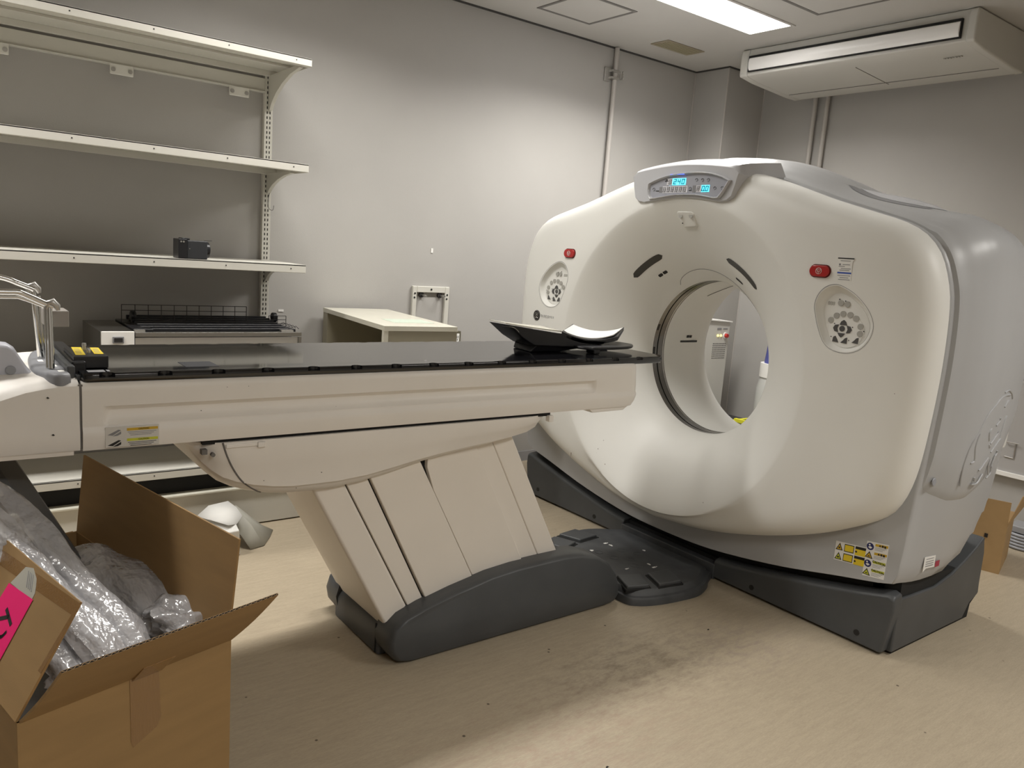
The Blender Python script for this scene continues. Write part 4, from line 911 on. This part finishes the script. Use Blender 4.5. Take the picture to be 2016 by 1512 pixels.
# grey socket module
P = crom([(.308,2.215),(.288,2.205),(.268,2.215),(.250,2.26),(.234,2.32),(.240,2.46),(.255,2.58),(.275,2.64),(.308,2.66)], 4)
cx, cy = .29, 2.39
md = MB().loft([[(x, y, 1.035) for x, y in P], [(x, y, 1.058) for x, y in P], [((x-cx)*.93+cx, (y-cy)*.98+cy, 1.065) for x, y in P], [((x-cx)*.8+cx, (y-cy)*.95+cy, 1.068) for x, y in P]]).make('socket_module', mat('module_dark_grey', (.25, .255, .275), .4), T, smooth=40)
P = crom([(.318,Y0+.01),(.30,Y0+.005),(.27,Y0+.008),(.252,Y0+.05),(.242,Y0+.13),(.242,2.45),(.25,2.60),(.275,2.66),(.318,2.67)], 4)
b = MB()
for x, y, u, v in ((.266,2.43,.006,.016),(.285,2.34,.008,.014),(.292,2.255,.007,.012)): b.box((x-u, y-v, 1.0676), (x+u, y+v, 1.0684))
b.each('module_label', 'tag', md)
# black coupling at the head of the top
cpl = box('top_coupling', (.318, 2.27, 1.045), (.352, 2.66, 1.090), 'satin', T, bevel=.006)
box('coupling_arm', (.303, 2.24, 1.035), (.322, 2.66, 1.083), 'base', cpl, bevel=.005); box('coupling_tube', (.322, 2.235, 1.042), (.34, 2.29, 1.058), 'base', cpl, bevel=.004)

# ================================================================== things on the table
t = empty('control_box', (.365, 2.37, 1.067), 'black box with two yellow stickers at the head of the table', 'control box')
box('box_body', (.325, 2.285, 1.0675), (.407, 2.455, 1.100), 'satin', t, bevel=.0025)
for P in ([(.333,2.310),(.356,2.306),(.366,2.448),(.343,2.452)], [(.379,2.322),(.401,2.318),(.408,2.436),(.387,2.440)]):
    o = MB().prism(P, 'z', 1.1002, 1.1008).make('yellow_sticker', 'yellow', t); b = MB(); (xa, ya), (xb, yb), (xc, yc), (xd, yd) = P
    for k in range(8):
        v = .15+.09*k; y = ya+(yd-ya)*v; x = xa+(xd-xa)*v; b.box((x+.004, y, 1.1008), (x+.017, y+.003, 1.101))
    b.make('sticker_print', 'greyink', o)
for x, y, h in ((.366, 2.395, .020), (.369, 2.345, .012)):
    MB().tube([(x, y, 1.10), (x, y, 1.10+h*.6), (x, y, 1.10+h*.62), (x, y, 1.10+h)], [.0045, .0045, .006, .005], 14).make('pin', 'alu', t, smooth=40)
b = MB(); b.box((.35, 2.23, 1.0667), (.39, 2.262, 1.0671)); b.box((.395, 2.235, 1.0667), (.402, 2.26, 1.0671)); b.make('floor_label', 'greyink', T)

t = empty('infusion_frame', (.26, 2.38, 1.07), 'chrome tube frame standing on the table end with a small grey box', 'tube frame')
def tb(name, pts, r=.0075, m='chrome', par=None, n=12): return MB().tube(pts, r, n).make(name, m, par or t, smooth=50)
tb('post', [(.272,2.474,1.068),(.256,2.462,1.255)]); tb('post', [(.275,2.287,1.070),(.274,2.30,1.225)]); tb('post', [(.281,2.478,1.068),(.270,2.47,1.24)], .005); tb('post', [(.268,2.30,1.07),(.268,2.312,1.232)], .005)
tb('rail', crom([(-.35,2.46,1.318),(.05,2.46,1.312),(.18,2.46,1.288),(.225,2.455,1.272),(.258,2.45,1.258)], 5)); tb('rail', crom([(-.35,2.30,1.268),(.0,2.30,1.266),(.17,2.30,1.262),(.205,2.30,1.262),(.225,2.30,1.255),(.283,2.30,1.226)], 5)); tb('rail', crom([(-.35,2.32,1.25),(.17,2.32,1.248),(.21,2.32,1.248),(.275,2.315,1.222)], 5), .005)
for p in ((.256, 2.455, 1.262), (.280, 2.30, 1.232)):
    b = MB(); b.tube([(p[0]-.012, p[1], p[2]-.012), (p[0]-.008, p[1], p[2]+.004), (p[0]+.002, p[1], p[2]+.008), (p[0]+.012, p[1], p[2]-.004), (p[0]+.014, p[1], p[2]-.014)], [.006, .0085, .0095, .0085, .005], 12); b.make('joint', 'alu', t, smooth=60)
b = MB(); b.box((.268, 2.325, 1.172), (.322, 2.41, 1.214)); b.make('junction_box', mat('box_grey', (.36, .335, .31), .4), t, bevel=.003, seg=3)

# head holder
t = empty('head_holder', (2.15, 2.45, 1.067), 'black and white head support on the far end of the table top', 'head support')
def patch(name, c00, c10, c11, c01, sag, m, th=.004, n=12, par=None, lowm=None):
    """curved plate between four corners, sagging along u"""
    def P(u, v, dz):
        p = (Vector(c00)*(1-u)+Vector(c10)*u)*(1-v)+(Vector(c01)*(1-u)+Vector(c11)*u)*v; p.z -= sag*4*u*(1-u); p.z += dz; return tuple(p)
    b = MB(); rows = [[P(u/n, v, th) for v in (0, .5, 1)]+[P(u/n, v, 0) for v in (1, .5, 0)] for u in range(n+1)]; b.loft(rows); return b.make(name, m, par or t, smooth=40)
c00, c10, c11, c01 = (2.085,2.39,1.150), (2.372,2.39,1.134), (2.545,2.51,1.150), (2.245,2.51,1.162)
patch('right_pad', c00, c10, c11, c01, .022, 'tag', .004)
def lower(c, dz, dx=0): return (c[0]+dx, c[1], c[2]+dz)
patch('right_shell', (2.065,2.375,1.136), (2.382,2.375,1.114), (2.56,2.52,1.138), (2.25,2.52,1.150), .024, 'satin', .017)
patch('left_pad', (1.77,2.36,1.184), (2.085,2.40,1.148), (2.10,2.55,1.150), (1.83,2.55,1.176), .002, 'cream', .004)
b = MB(); P = [(1.80,1.178),(2.08,1.143),(2.20,1.118),(2.34,1.112),(2.30,1.098),(2.15,1.088),(2.0,1.094),(1.93,1.098),(1.87,1.128)]
b.loft([[(x, 2.375, z) for x, z in P], [(x, 2.39, z-.002) for x, z in P], [(x+.02, 2.54, z-.006) for x, z in P]]); b.make('wedge_body', 'satin', t, bevel=.004)
patch('left_glint', (1.805,2.368,1.170), (1.845,2.370,1.150), (1.85,2.45,1.145), (1.82,2.45,1.165), -.004, 'alu', .002)  # small silver plate standing in for a reflection on the black body
P = crom([(2.15,2.33),(2.24,2.31),(2.38,2.32),(2.46,2.36),(2.49,2.42),(2.44,2.52),(2.25,2.55),(2.14,2.50)], 4, True)
MB().loft([[(x, y, 1.0845) for x, y in P], [((x-2.28)*1.02+2.28, (y-2.4)*1.02+2.4, 1.090) for x, y in P], [(x, y, 1.0955) for x, y in P]]).make('support_plate', 'satin', t, smooth=40)
MB().box((2.19, 2.31, 1.0672), (2.225, 2.36, 1.086)).make('support_post', 'satin', t, bevel=.005); MB().box((2.225, 2.315, 1.0765), (2.27, 2.35, 1.083)).make('support_latch', 'satin', t, bevel=.002)
MB().loft([[(1.95,2.38,1.10),(2.30,2.38,1.095),(2.30,2.54,1.095),(1.96,2.54,1.10)],[(1.93,2.40,1.0672),(2.08,2.40,1.0672),(2.20,2.54,1.0672),(1.95,2.54,1.0672)]]).make('foam_wedge', 'satin', t, bevel=.006)

# ================================================================== near carton
t = empty('open_carton', (.31, 2.08, 0), 'large open brown cardboard carton in the left foreground, flaps raised', 'cardboard box')
A = Vector((.555, 1.709, 0)); B = Vector((.121, 1.582, 0)); Cc = Vector((.368, 2.577, 0)); Dd = B+Cc-A; HB = .52; th = .005
ab = (A-B).normalized(); no = Vector((ab.y, -ab.x, 0)); ad = (Cc-A).normalized(); ro = ab.copy()
def wall(name, p, q, inward):
    P = [p, q, q+inward*th, p+inward*th]; return MB().prism([(v.x, v.y) for v in P], 'z', 0, HB).make(name, 'card', t)
cen = (A+B+Cc+Dd)/4
for nm, p, q in (('front_side', B, A), ('right_side', A, Cc), ('back_side', Cc, Dd), ('left_side', Dd, B)):
    d = (q-p).normalized(); inn = Vector((-d.y, d.x, 0)); inn = inn if inn.dot(cen-p) > 0 else -inn; wall('box_side', p, q, inn)
MB().prism([(v.x, v.y) for v in (A, Cc, Dd, B)], 'z', .0, .006).make('box_bottom', 'card', t)
Z1 = Vector((0, 0, 1))
def flap(name, p, q, out, ang, L, c0=.012, c1=.012, s0=0, s1=0, m='card', bend=0):
    p = p+Z1*HB; q = q+Z1*HB; d = (q-p).normalized(); u = out*math.cos(ang)+Z1*math.sin(ang); nrm = d.cross(u).normalized()
    Lr = [p+d*c0, q-d*c1]; b = MB(); rows = []
    for k in range(7):
        f = k/6; off = u*(L*f)+nrm*(bend*math.sin(math.pi*f)); a = Lr[0]+off+d*(s0*f); c = Lr[1]+off+d*(s1*f); rows.append([tuple(a-nrm*.0025), tuple(c-nrm*.0025), tuple(c+nrm*.0025), tuple(a+nrm*.0025)])
    b.loft(rows); o = b.make(name, [m, 'cardedge'], t, bevel=0)
    return o, Lr[0]+u*L+d*s0, Lr[1]+u*L+d*s1, u, d, nrm
def edge_lines(o, a, c, nrm, u):
    b = MB(); n = 70; zig = []
    for k in range(n+1):
        p = a+(c-a)*(k/n)+u*.0006; zig.append(tuple(p+nrm*(.0019 if k % 2 else -.0019)))
    b.tube(zig, .00055, 4); b.make('corrugation', 'cardedge', o)
    b = MB(); P = [a+nrm*.0016, c+nrm*.0016, c-nrm*.0016, a-nrm*.0016]; b.add([tuple(p+u*.0004) for p in P], [[0,1,2,3]]); b.make('flute_shadow', 'gap', o)
f1 = flap('flap', B, A, no, D2R(45), .235, .004, .0, .004, -.0, bend=.004); edge_lines(f1[0], f1[1], f1[2], f1[5], f1[3])
f2 = flap('flap', A, Cc, ro, D2R(84), .235, .01, .0, 0, .0, m='card')
f3 = flap('flap', Dd, Cc, ad, D2R(-50), .22, m='card')
f4 = flap('flap', B, Dd, -ro, D2R(123), .23, .004, .01, .012, 0, m='card', bend=0)
# pink label on the left flap
pL, pQ, uu, dd, nn = f4[1], f4[2], f4[3], f4[4], f4[5]
orig = B+Z1*HB
if nn.dot(Vector((0, 0, CAMZ))-orig) < 0: nn = -nn
def onflap(s, h, lift=.004): return orig+dd*s+uu*h+nn*(lift+0)
def fpatch(name, pts, m, par, lift=.0045): 
    n = len(pts); return MB().add([tuple(onflap(s, h, lift)) for s, h in pts]+[tuple(onflap(s, h, lift-.0006)) for s, h in pts], [list(range(n)), list(range(n, 2*n))[::-1]]+[[i, (i+1)%n, (i+1)%n+n, i+n] for i in range(n)]).make(name, m, par)
pk = fpatch('pink_label', [(.181,.176),(.31,.168),(.31,.02),(.168,.02)], 'pink', f4[0])
o = fpatch('torn_paper', [(.186,.172),(.189,.187),(.20,.198),(.215,.21),(.251,.222),(.284,.214),(.306,.170)], 'greypaper', f4[0], .0035)
b = MB()
for k in range(4): b.tube([tuple(onflap(.205+.009*k, .185, .0042)), tuple(onflap(.235+.009*k, .212, .0042))], .0007, 4)
b.make('print_lines', 'greyink', o)
def stroke(b, P, w_):
    for a, c in zip(P[:-1], P[1:]):
        a = Vector((a[0], a[1], 0)); c = Vector((c[0], c[1], 0)); d = (c-a).normalized(); m_ = Vector((-d.y, d.x, 0))*w_/2; a2 = a-d*w_*.3; c2 = c+d*w_*.3
        b.add([tuple(onflap(p.x, p.y, .0052)) for p in (a2-m_, c2-m_, c2+m_, a2+m_)], [[0,1,2,3]])
b = MB(); stroke(b, [(.256,.128),(.206,.113)], .008); stroke(b, [(.232,.120),(.275,.098)], .009); b.make('letter_t', 'ink', pk)
b = MB(); stroke(b, crom([(.207,.096),(.212,.086),(.222,.080),(.235,.078),(.248,.082)], 4), .008); b.make('letter_c', 'ink', pk)
fpatch('tape_strip', [(.012,.232-.004),(.428,.209),(.428,.180),(.012,.203)], 'tape', f4[0], .003)
fpatch('tape_strip', [(.008,.225),(.020,.205),(.024,.09),(.010,.09)], 'tape', f4[0], .0032)
# tape on the front side
mid = lambda f: B+(A-B)*f
tp_ = MB(); P = []
for f, zt_ in ((.47, HB), (.61, HB)): P.append(mid(f)+no*.0012+Z1*zt_)
P += [mid(.62)+no*.0012+Z1*.405, mid(.60)+no*.0012+Z1*.385, mid(.485)+no*.0012+Z1*.36, mid(.475)+no*.0012+Z1*.375]
tp_.add([tuple(p) for p in P]+[tuple(p-no*.001) for p in P], [list(range(6)), list(range(6, 12))[::-1]]+[[i, (i+1)%6, (i+1)%6+6, i+6] for i in range(6)]); tp_.make('packing_tape', 'tape', t)
d1, u1, n1 = f1[4], f1[3], f1[5]; n1 = n1 if n1.dot(no) > 0 or True else n1
fo = B+Z1*HB
if n1.dot(Vector((0, 0, CAMZ))-fo) < 0: n1 = -n1
P = [fo+d1*(.46*f)+u1*h+n1*.0075 for f, h in ((.47,.0),(.61,.0),(.615,.07),(.465,.07))]
MB().add([tuple(p) for p in P]+[tuple(p-n1*.004) for p in P], [[0,1,2,3],[7,6,5,4],[0,1,5,4],[1,2,6,5],[2,3,7,6],[3,0,4,7]]).make('flap_tape', 'tape', f1[0])

# packed plastic bags in the carton
def bag(pts, rad, seed, label, flat=.7, wr=.12, ends=.35, m='film', sub=26):
    rnd = random.Random(seed); P = [Vector(p) for p in crom(pts, 8)]; n = 22; N = len(P); rings = []
    ph = [rnd.uniform(0, 6.28) for _ in range(12)]; fr_ = [rnd.choice((2, 3, 4, 5, 7, 9)) for _ in range(12)]
    rn = crom([(a, 0) for a in rad], 8*(len(pts)-1)//max(1, len(rad)-1)) if False else None
    for i, p in enumerate(P):
        a = i/(N-1); r = float(np.interp(a, np.linspace(0, 1, len(rad)), rad)); d = (P[min(i+1, N-1)]-P[max(i-1, 0)]).normalized()
        side = d.cross(Vector((0, 0, 1))).normalized(); upv = side.cross(d).normalized(); ring = []
        for k in range(n):
            q = 2*math.pi*k/n; w_ = 1
            for j in range(9): w_ += wr*(.5 if j < 4 else .32)*math.sin(fr_[j]*q+ph[j]+a*(3+2*j)*(1 if j % 2 else -1))
            w_ += .05*rnd.uniform(-1, 1); ring.append(tuple(p+side*(r*w_*math.cos(q))+upv*(r*w_*flat*math.sin(q))))
        rings.append(ring)
    return MB().loft(rings).make('plastic_bag', m, smooth=80, label=label, cat='plastic bag', group='bags in the carton')
bag([(.30,2.42,.50),(.38,2.25,.49),(.44,2.06,.475),(.455,1.93,.47)], [.03,.10,.105,.085,.03], 3, 'fat clear bag at the right inside the carton, beside the standing flap', .75)
bag([(.455,1.99,.505),(.475,1.94,.515),(.492,1.875,.500),(.50,1.82,.485)], [.02,.045,.055,.06,.045], 4, 'gathered crumpled end of clear film in the right corner of the carton', .6, .3)
bag([(.10,2.34,.80),(.17,2.25,.735),(.26,2.05,.62),(.35,1.86,.53),(.385,1.77,.49)], [.010,.034,.042,.044,.042,.02], 5, 'long clear tube bag nearest the dark metal strip', .6, .16)
bag([(.05,2.22,.80),(.12,2.12,.735),(.21,1.95,.62),(.295,1.80,.535),(.32,1.73,.49)], [.010,.036,.042,.042,.04,.02], 6, 'long clear tube bag in the middle of the carton', .6, .16)
bag([(.11,2.15,.56),(.15,2.02,.55),(.20,1.88,.525),(.25,1.75,.49)], [.02,.040,.045,.042,.03], 8, 'clear tube bag half hidden behind the pink labelled flap', .6, .18)
bag([(.20,1.80,.47),(.26,1.75,.485),(.30,1.71,.46)], [.02,.05,.05,.02], 9, 'small crumpled clear bag low behind the front edge of the carton', .6, .3)
# dark filler and the metal strip standing in the carton
def onfloor(v, z): return Vector((v.x, v.y, z))
c4 = [onfloor(cen+(v-cen)*.95, 0) for v in (A, Cc, Dd, B)]
b = MB(); g = 9; vs = []; fs = []
for i in range(g+1):
    for j in range(g+1):
        u, v = i/g, j/g; p = c4[3]*(1-u)*(1-v)+c4[0]*u*(1-v)+c4[2]*(1-u)*v+c4[1]*u*v; vs.append((p.x, p.y, .40+.025*math.sin(i*1.7)*math.cos(j*1.3)))
for i in range(g):
    for j in range(g): a = i*(g+1)+j; fs.append([a, a+g+1, a+g+2, a+1])
n0 = len(vs); vs += [(x, y, .008) for x, y, z in vs]
fs += [[a+n0 for a in f][::-1] for f in fs]
ed = [i*(g+1) for i in range(g+1)]+[g*(g+1)+j for j in range(1, g+1)]+[i*(g+1)+g for i in range(g-1, -1, -1)]+[j for j in range(g-1, 0, -1)]
fs += [[ed[k], ed[(k+1)%len(ed)], ed[(k+1)%len(ed)]+n0, ed[k]+n0] for k in range(len(ed))]
MB().add(vs, fs).make('packing_foam', mat('dark_wrap', (.22, .22, .215), .35, bump=.6, bscale=18), smooth=80, label='dark wrapped bundle filling the bottom of the open carton', cat='packing')
b = MB(); a0, a1 = Vector((.16,2.42,.815)), Vector((.36,2.18,.44)); d = (a1-a0).normalized(); s_ = Vector((.62, .75, .0)).normalized(); s_ = (s_-d*s_.dot(d)).normalized(); nn2 = d.cross(s_)
pr = [(-.055,0),(-.035,.014),(.030,.014),(.052,0),(.048,-.004),(.028,.009),(-.033,.009),(-.050,-.004)]
b.loft([[tuple(a+s_*u-nn2*v*(-1)) for u, v in pr] for a in (a0, a0+(a1-a0)*.5, a1)]); b.make('metal_strip', 'darkpanel', smooth=20, label='dark grey sheet metal strip leaning out of the carton', cat='metal strip')

# crumpled packaging on the floor by the plinth
t = empty('crumpled_packaging', (1.14, 3.55, 0), 'torn white paper packaging on the floor in front of the plinth', 'packaging')
b = MB(); b.loft([[(1.0,3.42,0),(1.14,3.40,0),(1.16,3.56,0),(1.02,3.60,0)],[(.99,3.42,.11),(1.13,3.39,.125),(1.15,3.55,.14),(1.01,3.60,.13)]]); b.make('white_carton', 'paper', t, bevel=.006)
def sheet(name, grid, m, th=.0015):
    R_ = len(grid); K_ = len(grid[0]); vs = [p for r in grid for p in r]; fs = [[i*K_+j, i*K_+j+1, (i+1)*K_+j+1, (i+1)*K_+j] for i in range(R_-1) for j in range(K_-1)]
    o = MB().add(vs, fs).make(name, m, t, smooth=35); s = o.modifiers.new('s', 'SOLIDIFY'); s.thickness = th; return o
sheet('grey_sheet', [[(1.12,3.56,.14),(1.17,3.48,.06),(1.20,3.44,.004)],[(1.17,3.60,.165),(1.23,3.52,.09),(1.27,3.46,.004)],[(1.20,3.66,.15),(1.28,3.60,.06),(1.33,3.55,.003)],[(1.24,3.70,.11),(1.33,3.66,.03),(1.38,3.64,.003)]], 'greypaper')
sheet('torn_sheet', [[(1.00,3.60,.142),(1.04,3.50,.150),(1.09,3.42,.145)],[(1.06,3.62,.18),(1.10,3.54,.165),(1.14,3.46,.13)],[(1.15,3.62,.19),(1.17,3.56,.175),(1.18,3.50,.15)]], 'paper')

# ================================================================== behind and beside the scanner
t = empty('electrical_cabinet', (4.78, 3.8, 0), 'tall white cabinet with red stop button, seen through the scanner ring', 'cabinet')
MB().prism([(4.40, 0), (4.40, 1.075), (4.88, 1.055), (4.88, 0)], 'y', 3.70, 3.90).make('body', 'acw', t, bevel=.006)
MB().prism([(4.39,1.078),(4.39,1.084),(4.89,1.064),(4.89,1.055)], 'y', 3.69, 3.905).make('lid', 'tag', t)
MB().disc((4.832, 3.70, .955), (0, -1, 0), .024, .006, 24).make('button_collar', 'tag', t); MB().tube([(4.832, 3.695, .955), (4.832, 3.675, .955)], [.017, .015], 20).make('stop_button', 'red', t, bevel=.003)
for x in (4.745, 4.78): MB().disc((x, 3.70, .955), (0, -1, 0), .008, .006, 14).make('indicator_lamp', 'amber', t, bevel=.001)
b = MB()
for r_ in range(8):
    for k in range(10): b.disc((4.705+.0155*k, 3.7005, .895-.0155*r_), (0, -1, 0), .004, .002, 6)
b.make('speaker_holes', 'ink', t)
b = MB(); b.box((4.73, 3.698, 1.0), (4.78, 3.6985, 1.012)); b.box((4.80, 3.698, 1.003), (4.85, 3.6985, 1.010)); b.each('label_plate', 'greyink', t)
t = empty('plastic_canister', (4.95, 3.25, 0), 'tall translucent canister with dark blue cap behind the scanner ring', 'canister')
MB().tube([(4.95,3.30,0),(4.95,3.30,.02),(4.95,3.30,.62),(4.95,3.30,.70)], [.12,.13,.13,.11], 28).make('canister_body', 'clear', t, smooth=50)
MB().tube([(4.95,3.30,.70),(4.95,3.30,.80)], [.12,.12], 28).make('canister_collar', 'tag', t, smooth=50)
MB().tube([(4.95,3.30,.80),(4.95,3.30,.93),(4.95,3.30,.96)], [.095,.085,.03], 24).make('canister_cap', 'frost', t, smooth=50)
t = empty('strap_case', (4.62, 3.35, 0), 'black case with yellow strap lying behind the scanner ring', 'case')
MB().box((4.42, 3.15, 0), (4.80, 3.60, .385)).make('case_body', 'satin', t, bevel=.01)
b = MB(); b.box((4.41, 3.36, .386), (4.81, 3.385, .395)); b.box((4.60, 3.18, .386), (4.625, 3.36, .41)); b.make('strap', mat('bright_yellow', (.75, .72, .04), .5), t)

t = empty('wall_cabinet', (5.21, 1.5, .35), 'grey wall cabinet door with white bottom rail, right of the scanner', 'cabinet')
MB().box((5.20, .9, .372), (5.229, 2.2, 1.15)).make('cabinet_door', mat('door_grey', (.40, .39, .385), .5), t, bevel=.002)
MB().box((5.185, .9, .345), (5.229, 2.2, .372)).make('bottom_rail', 'tag', t, bevel=.002)
b = MB(); b.tube([(5.20,1.84,.553),(5.185,1.84,.553),(5.185,1.77,.553)], .003, 6); b.tube([(5.196,1.79,.553),(5.196,1.79,.46)], .003, 6); b.tube([(5.196,1.79,.46),(5.196,1.84,.462)], .003, 6); b.make('handle', 'alu', t)
t = empty('small_carton', (4.35, 1.56, 0), 'small brown cardboard carton on the floor right of the scanner', 'cardboard box')
P = [(4.03,1.475),(4.405,1.488),(4.66,1.60),(4.30,1.70)]
P = [(4.405,1.488),(4.385,1.56),(4.36,1.66),(4.72,1.70),(4.76,1.56)]
Q = [(4.406,1.488),(4.36,1.652),(4.72,1.75),(4.766,1.585)]
MB().prism(Q, 'z', 0, .254).make('box_body', 'card2', t)
MB().add([(4.406,1.488,.254),(4.36,1.652,.254),(4.357,1.650,.383),(4.40,1.486,.386),(4.409,1.49,.254),(4.363,1.654,.254),(4.360,1.652,.383),(4.403,1.488,.386)], [[0,1,2,3],[7,6,5,4],[0,1,5,4],[1,2,6,5],[2,3,7,6],[3,0,4,7]]).make('box_flap', 'card2', t)
MB().add([(4.406,1.488,.254),(4.766,1.585,.254),(4.80,1.50,.42),(4.43,1.45,.425),(4.406,1.492,.254),(4.766,1.589,.254),(4.80,1.504,.42),(4.43,1.454,.425)], [[0,1,2,3],[7,6,5,4],[0,1,5,4],[1,2,6,5],[2,3,7,6],[3,0,4,7]]).make('box_flap', 'card2', t)
b = MB(); b.box((4.376, 1.56, .18), (4.3805, 1.575, .20)); b.make('print_marks', 'ink', t)
t = empty('cable_reel', (5.05, 1.62, 0), 'small grey cable bundle on the floor at the right edge', 'cable')
b = MB()
for k in range(5): b.tube([(5.03+.10*math.cos(a), 1.60+.10*math.sin(a), .012+.018*k) for a in [2*math.pi*j/24 for j in range(25)]], .009, 8)
b.make('coil', 'midgrey', t, smooth=60); MB().box((4.95, 1.52, .09), (5.10, 1.68, .13)).make('plug_block', 'rubbertrim', t, bevel=.006)
# specks on the floor
for x, y, s, lb in ((1.12,1.55,.006,'small black speck of debris on the floor left of the table foot'),(1.55,1.42,.006,'black speck on the open floor in front of the table foot'),(2.52,1.84,.006,'black speck on the floor in front of the pedal platform')):
    MB().add([(x-s,y-s*.6,0),(x+s,y-s*.4,0),(x+s*.7,y+s*.6,0),(x-s*.6,y+s*.5,0),(x,y,.004)], [[0,1,2,3],[0,1,4],[1,2,4],[2,3,4],[3,0,4]]).make('debris_speck', 'ink', label=lb, cat='debris')
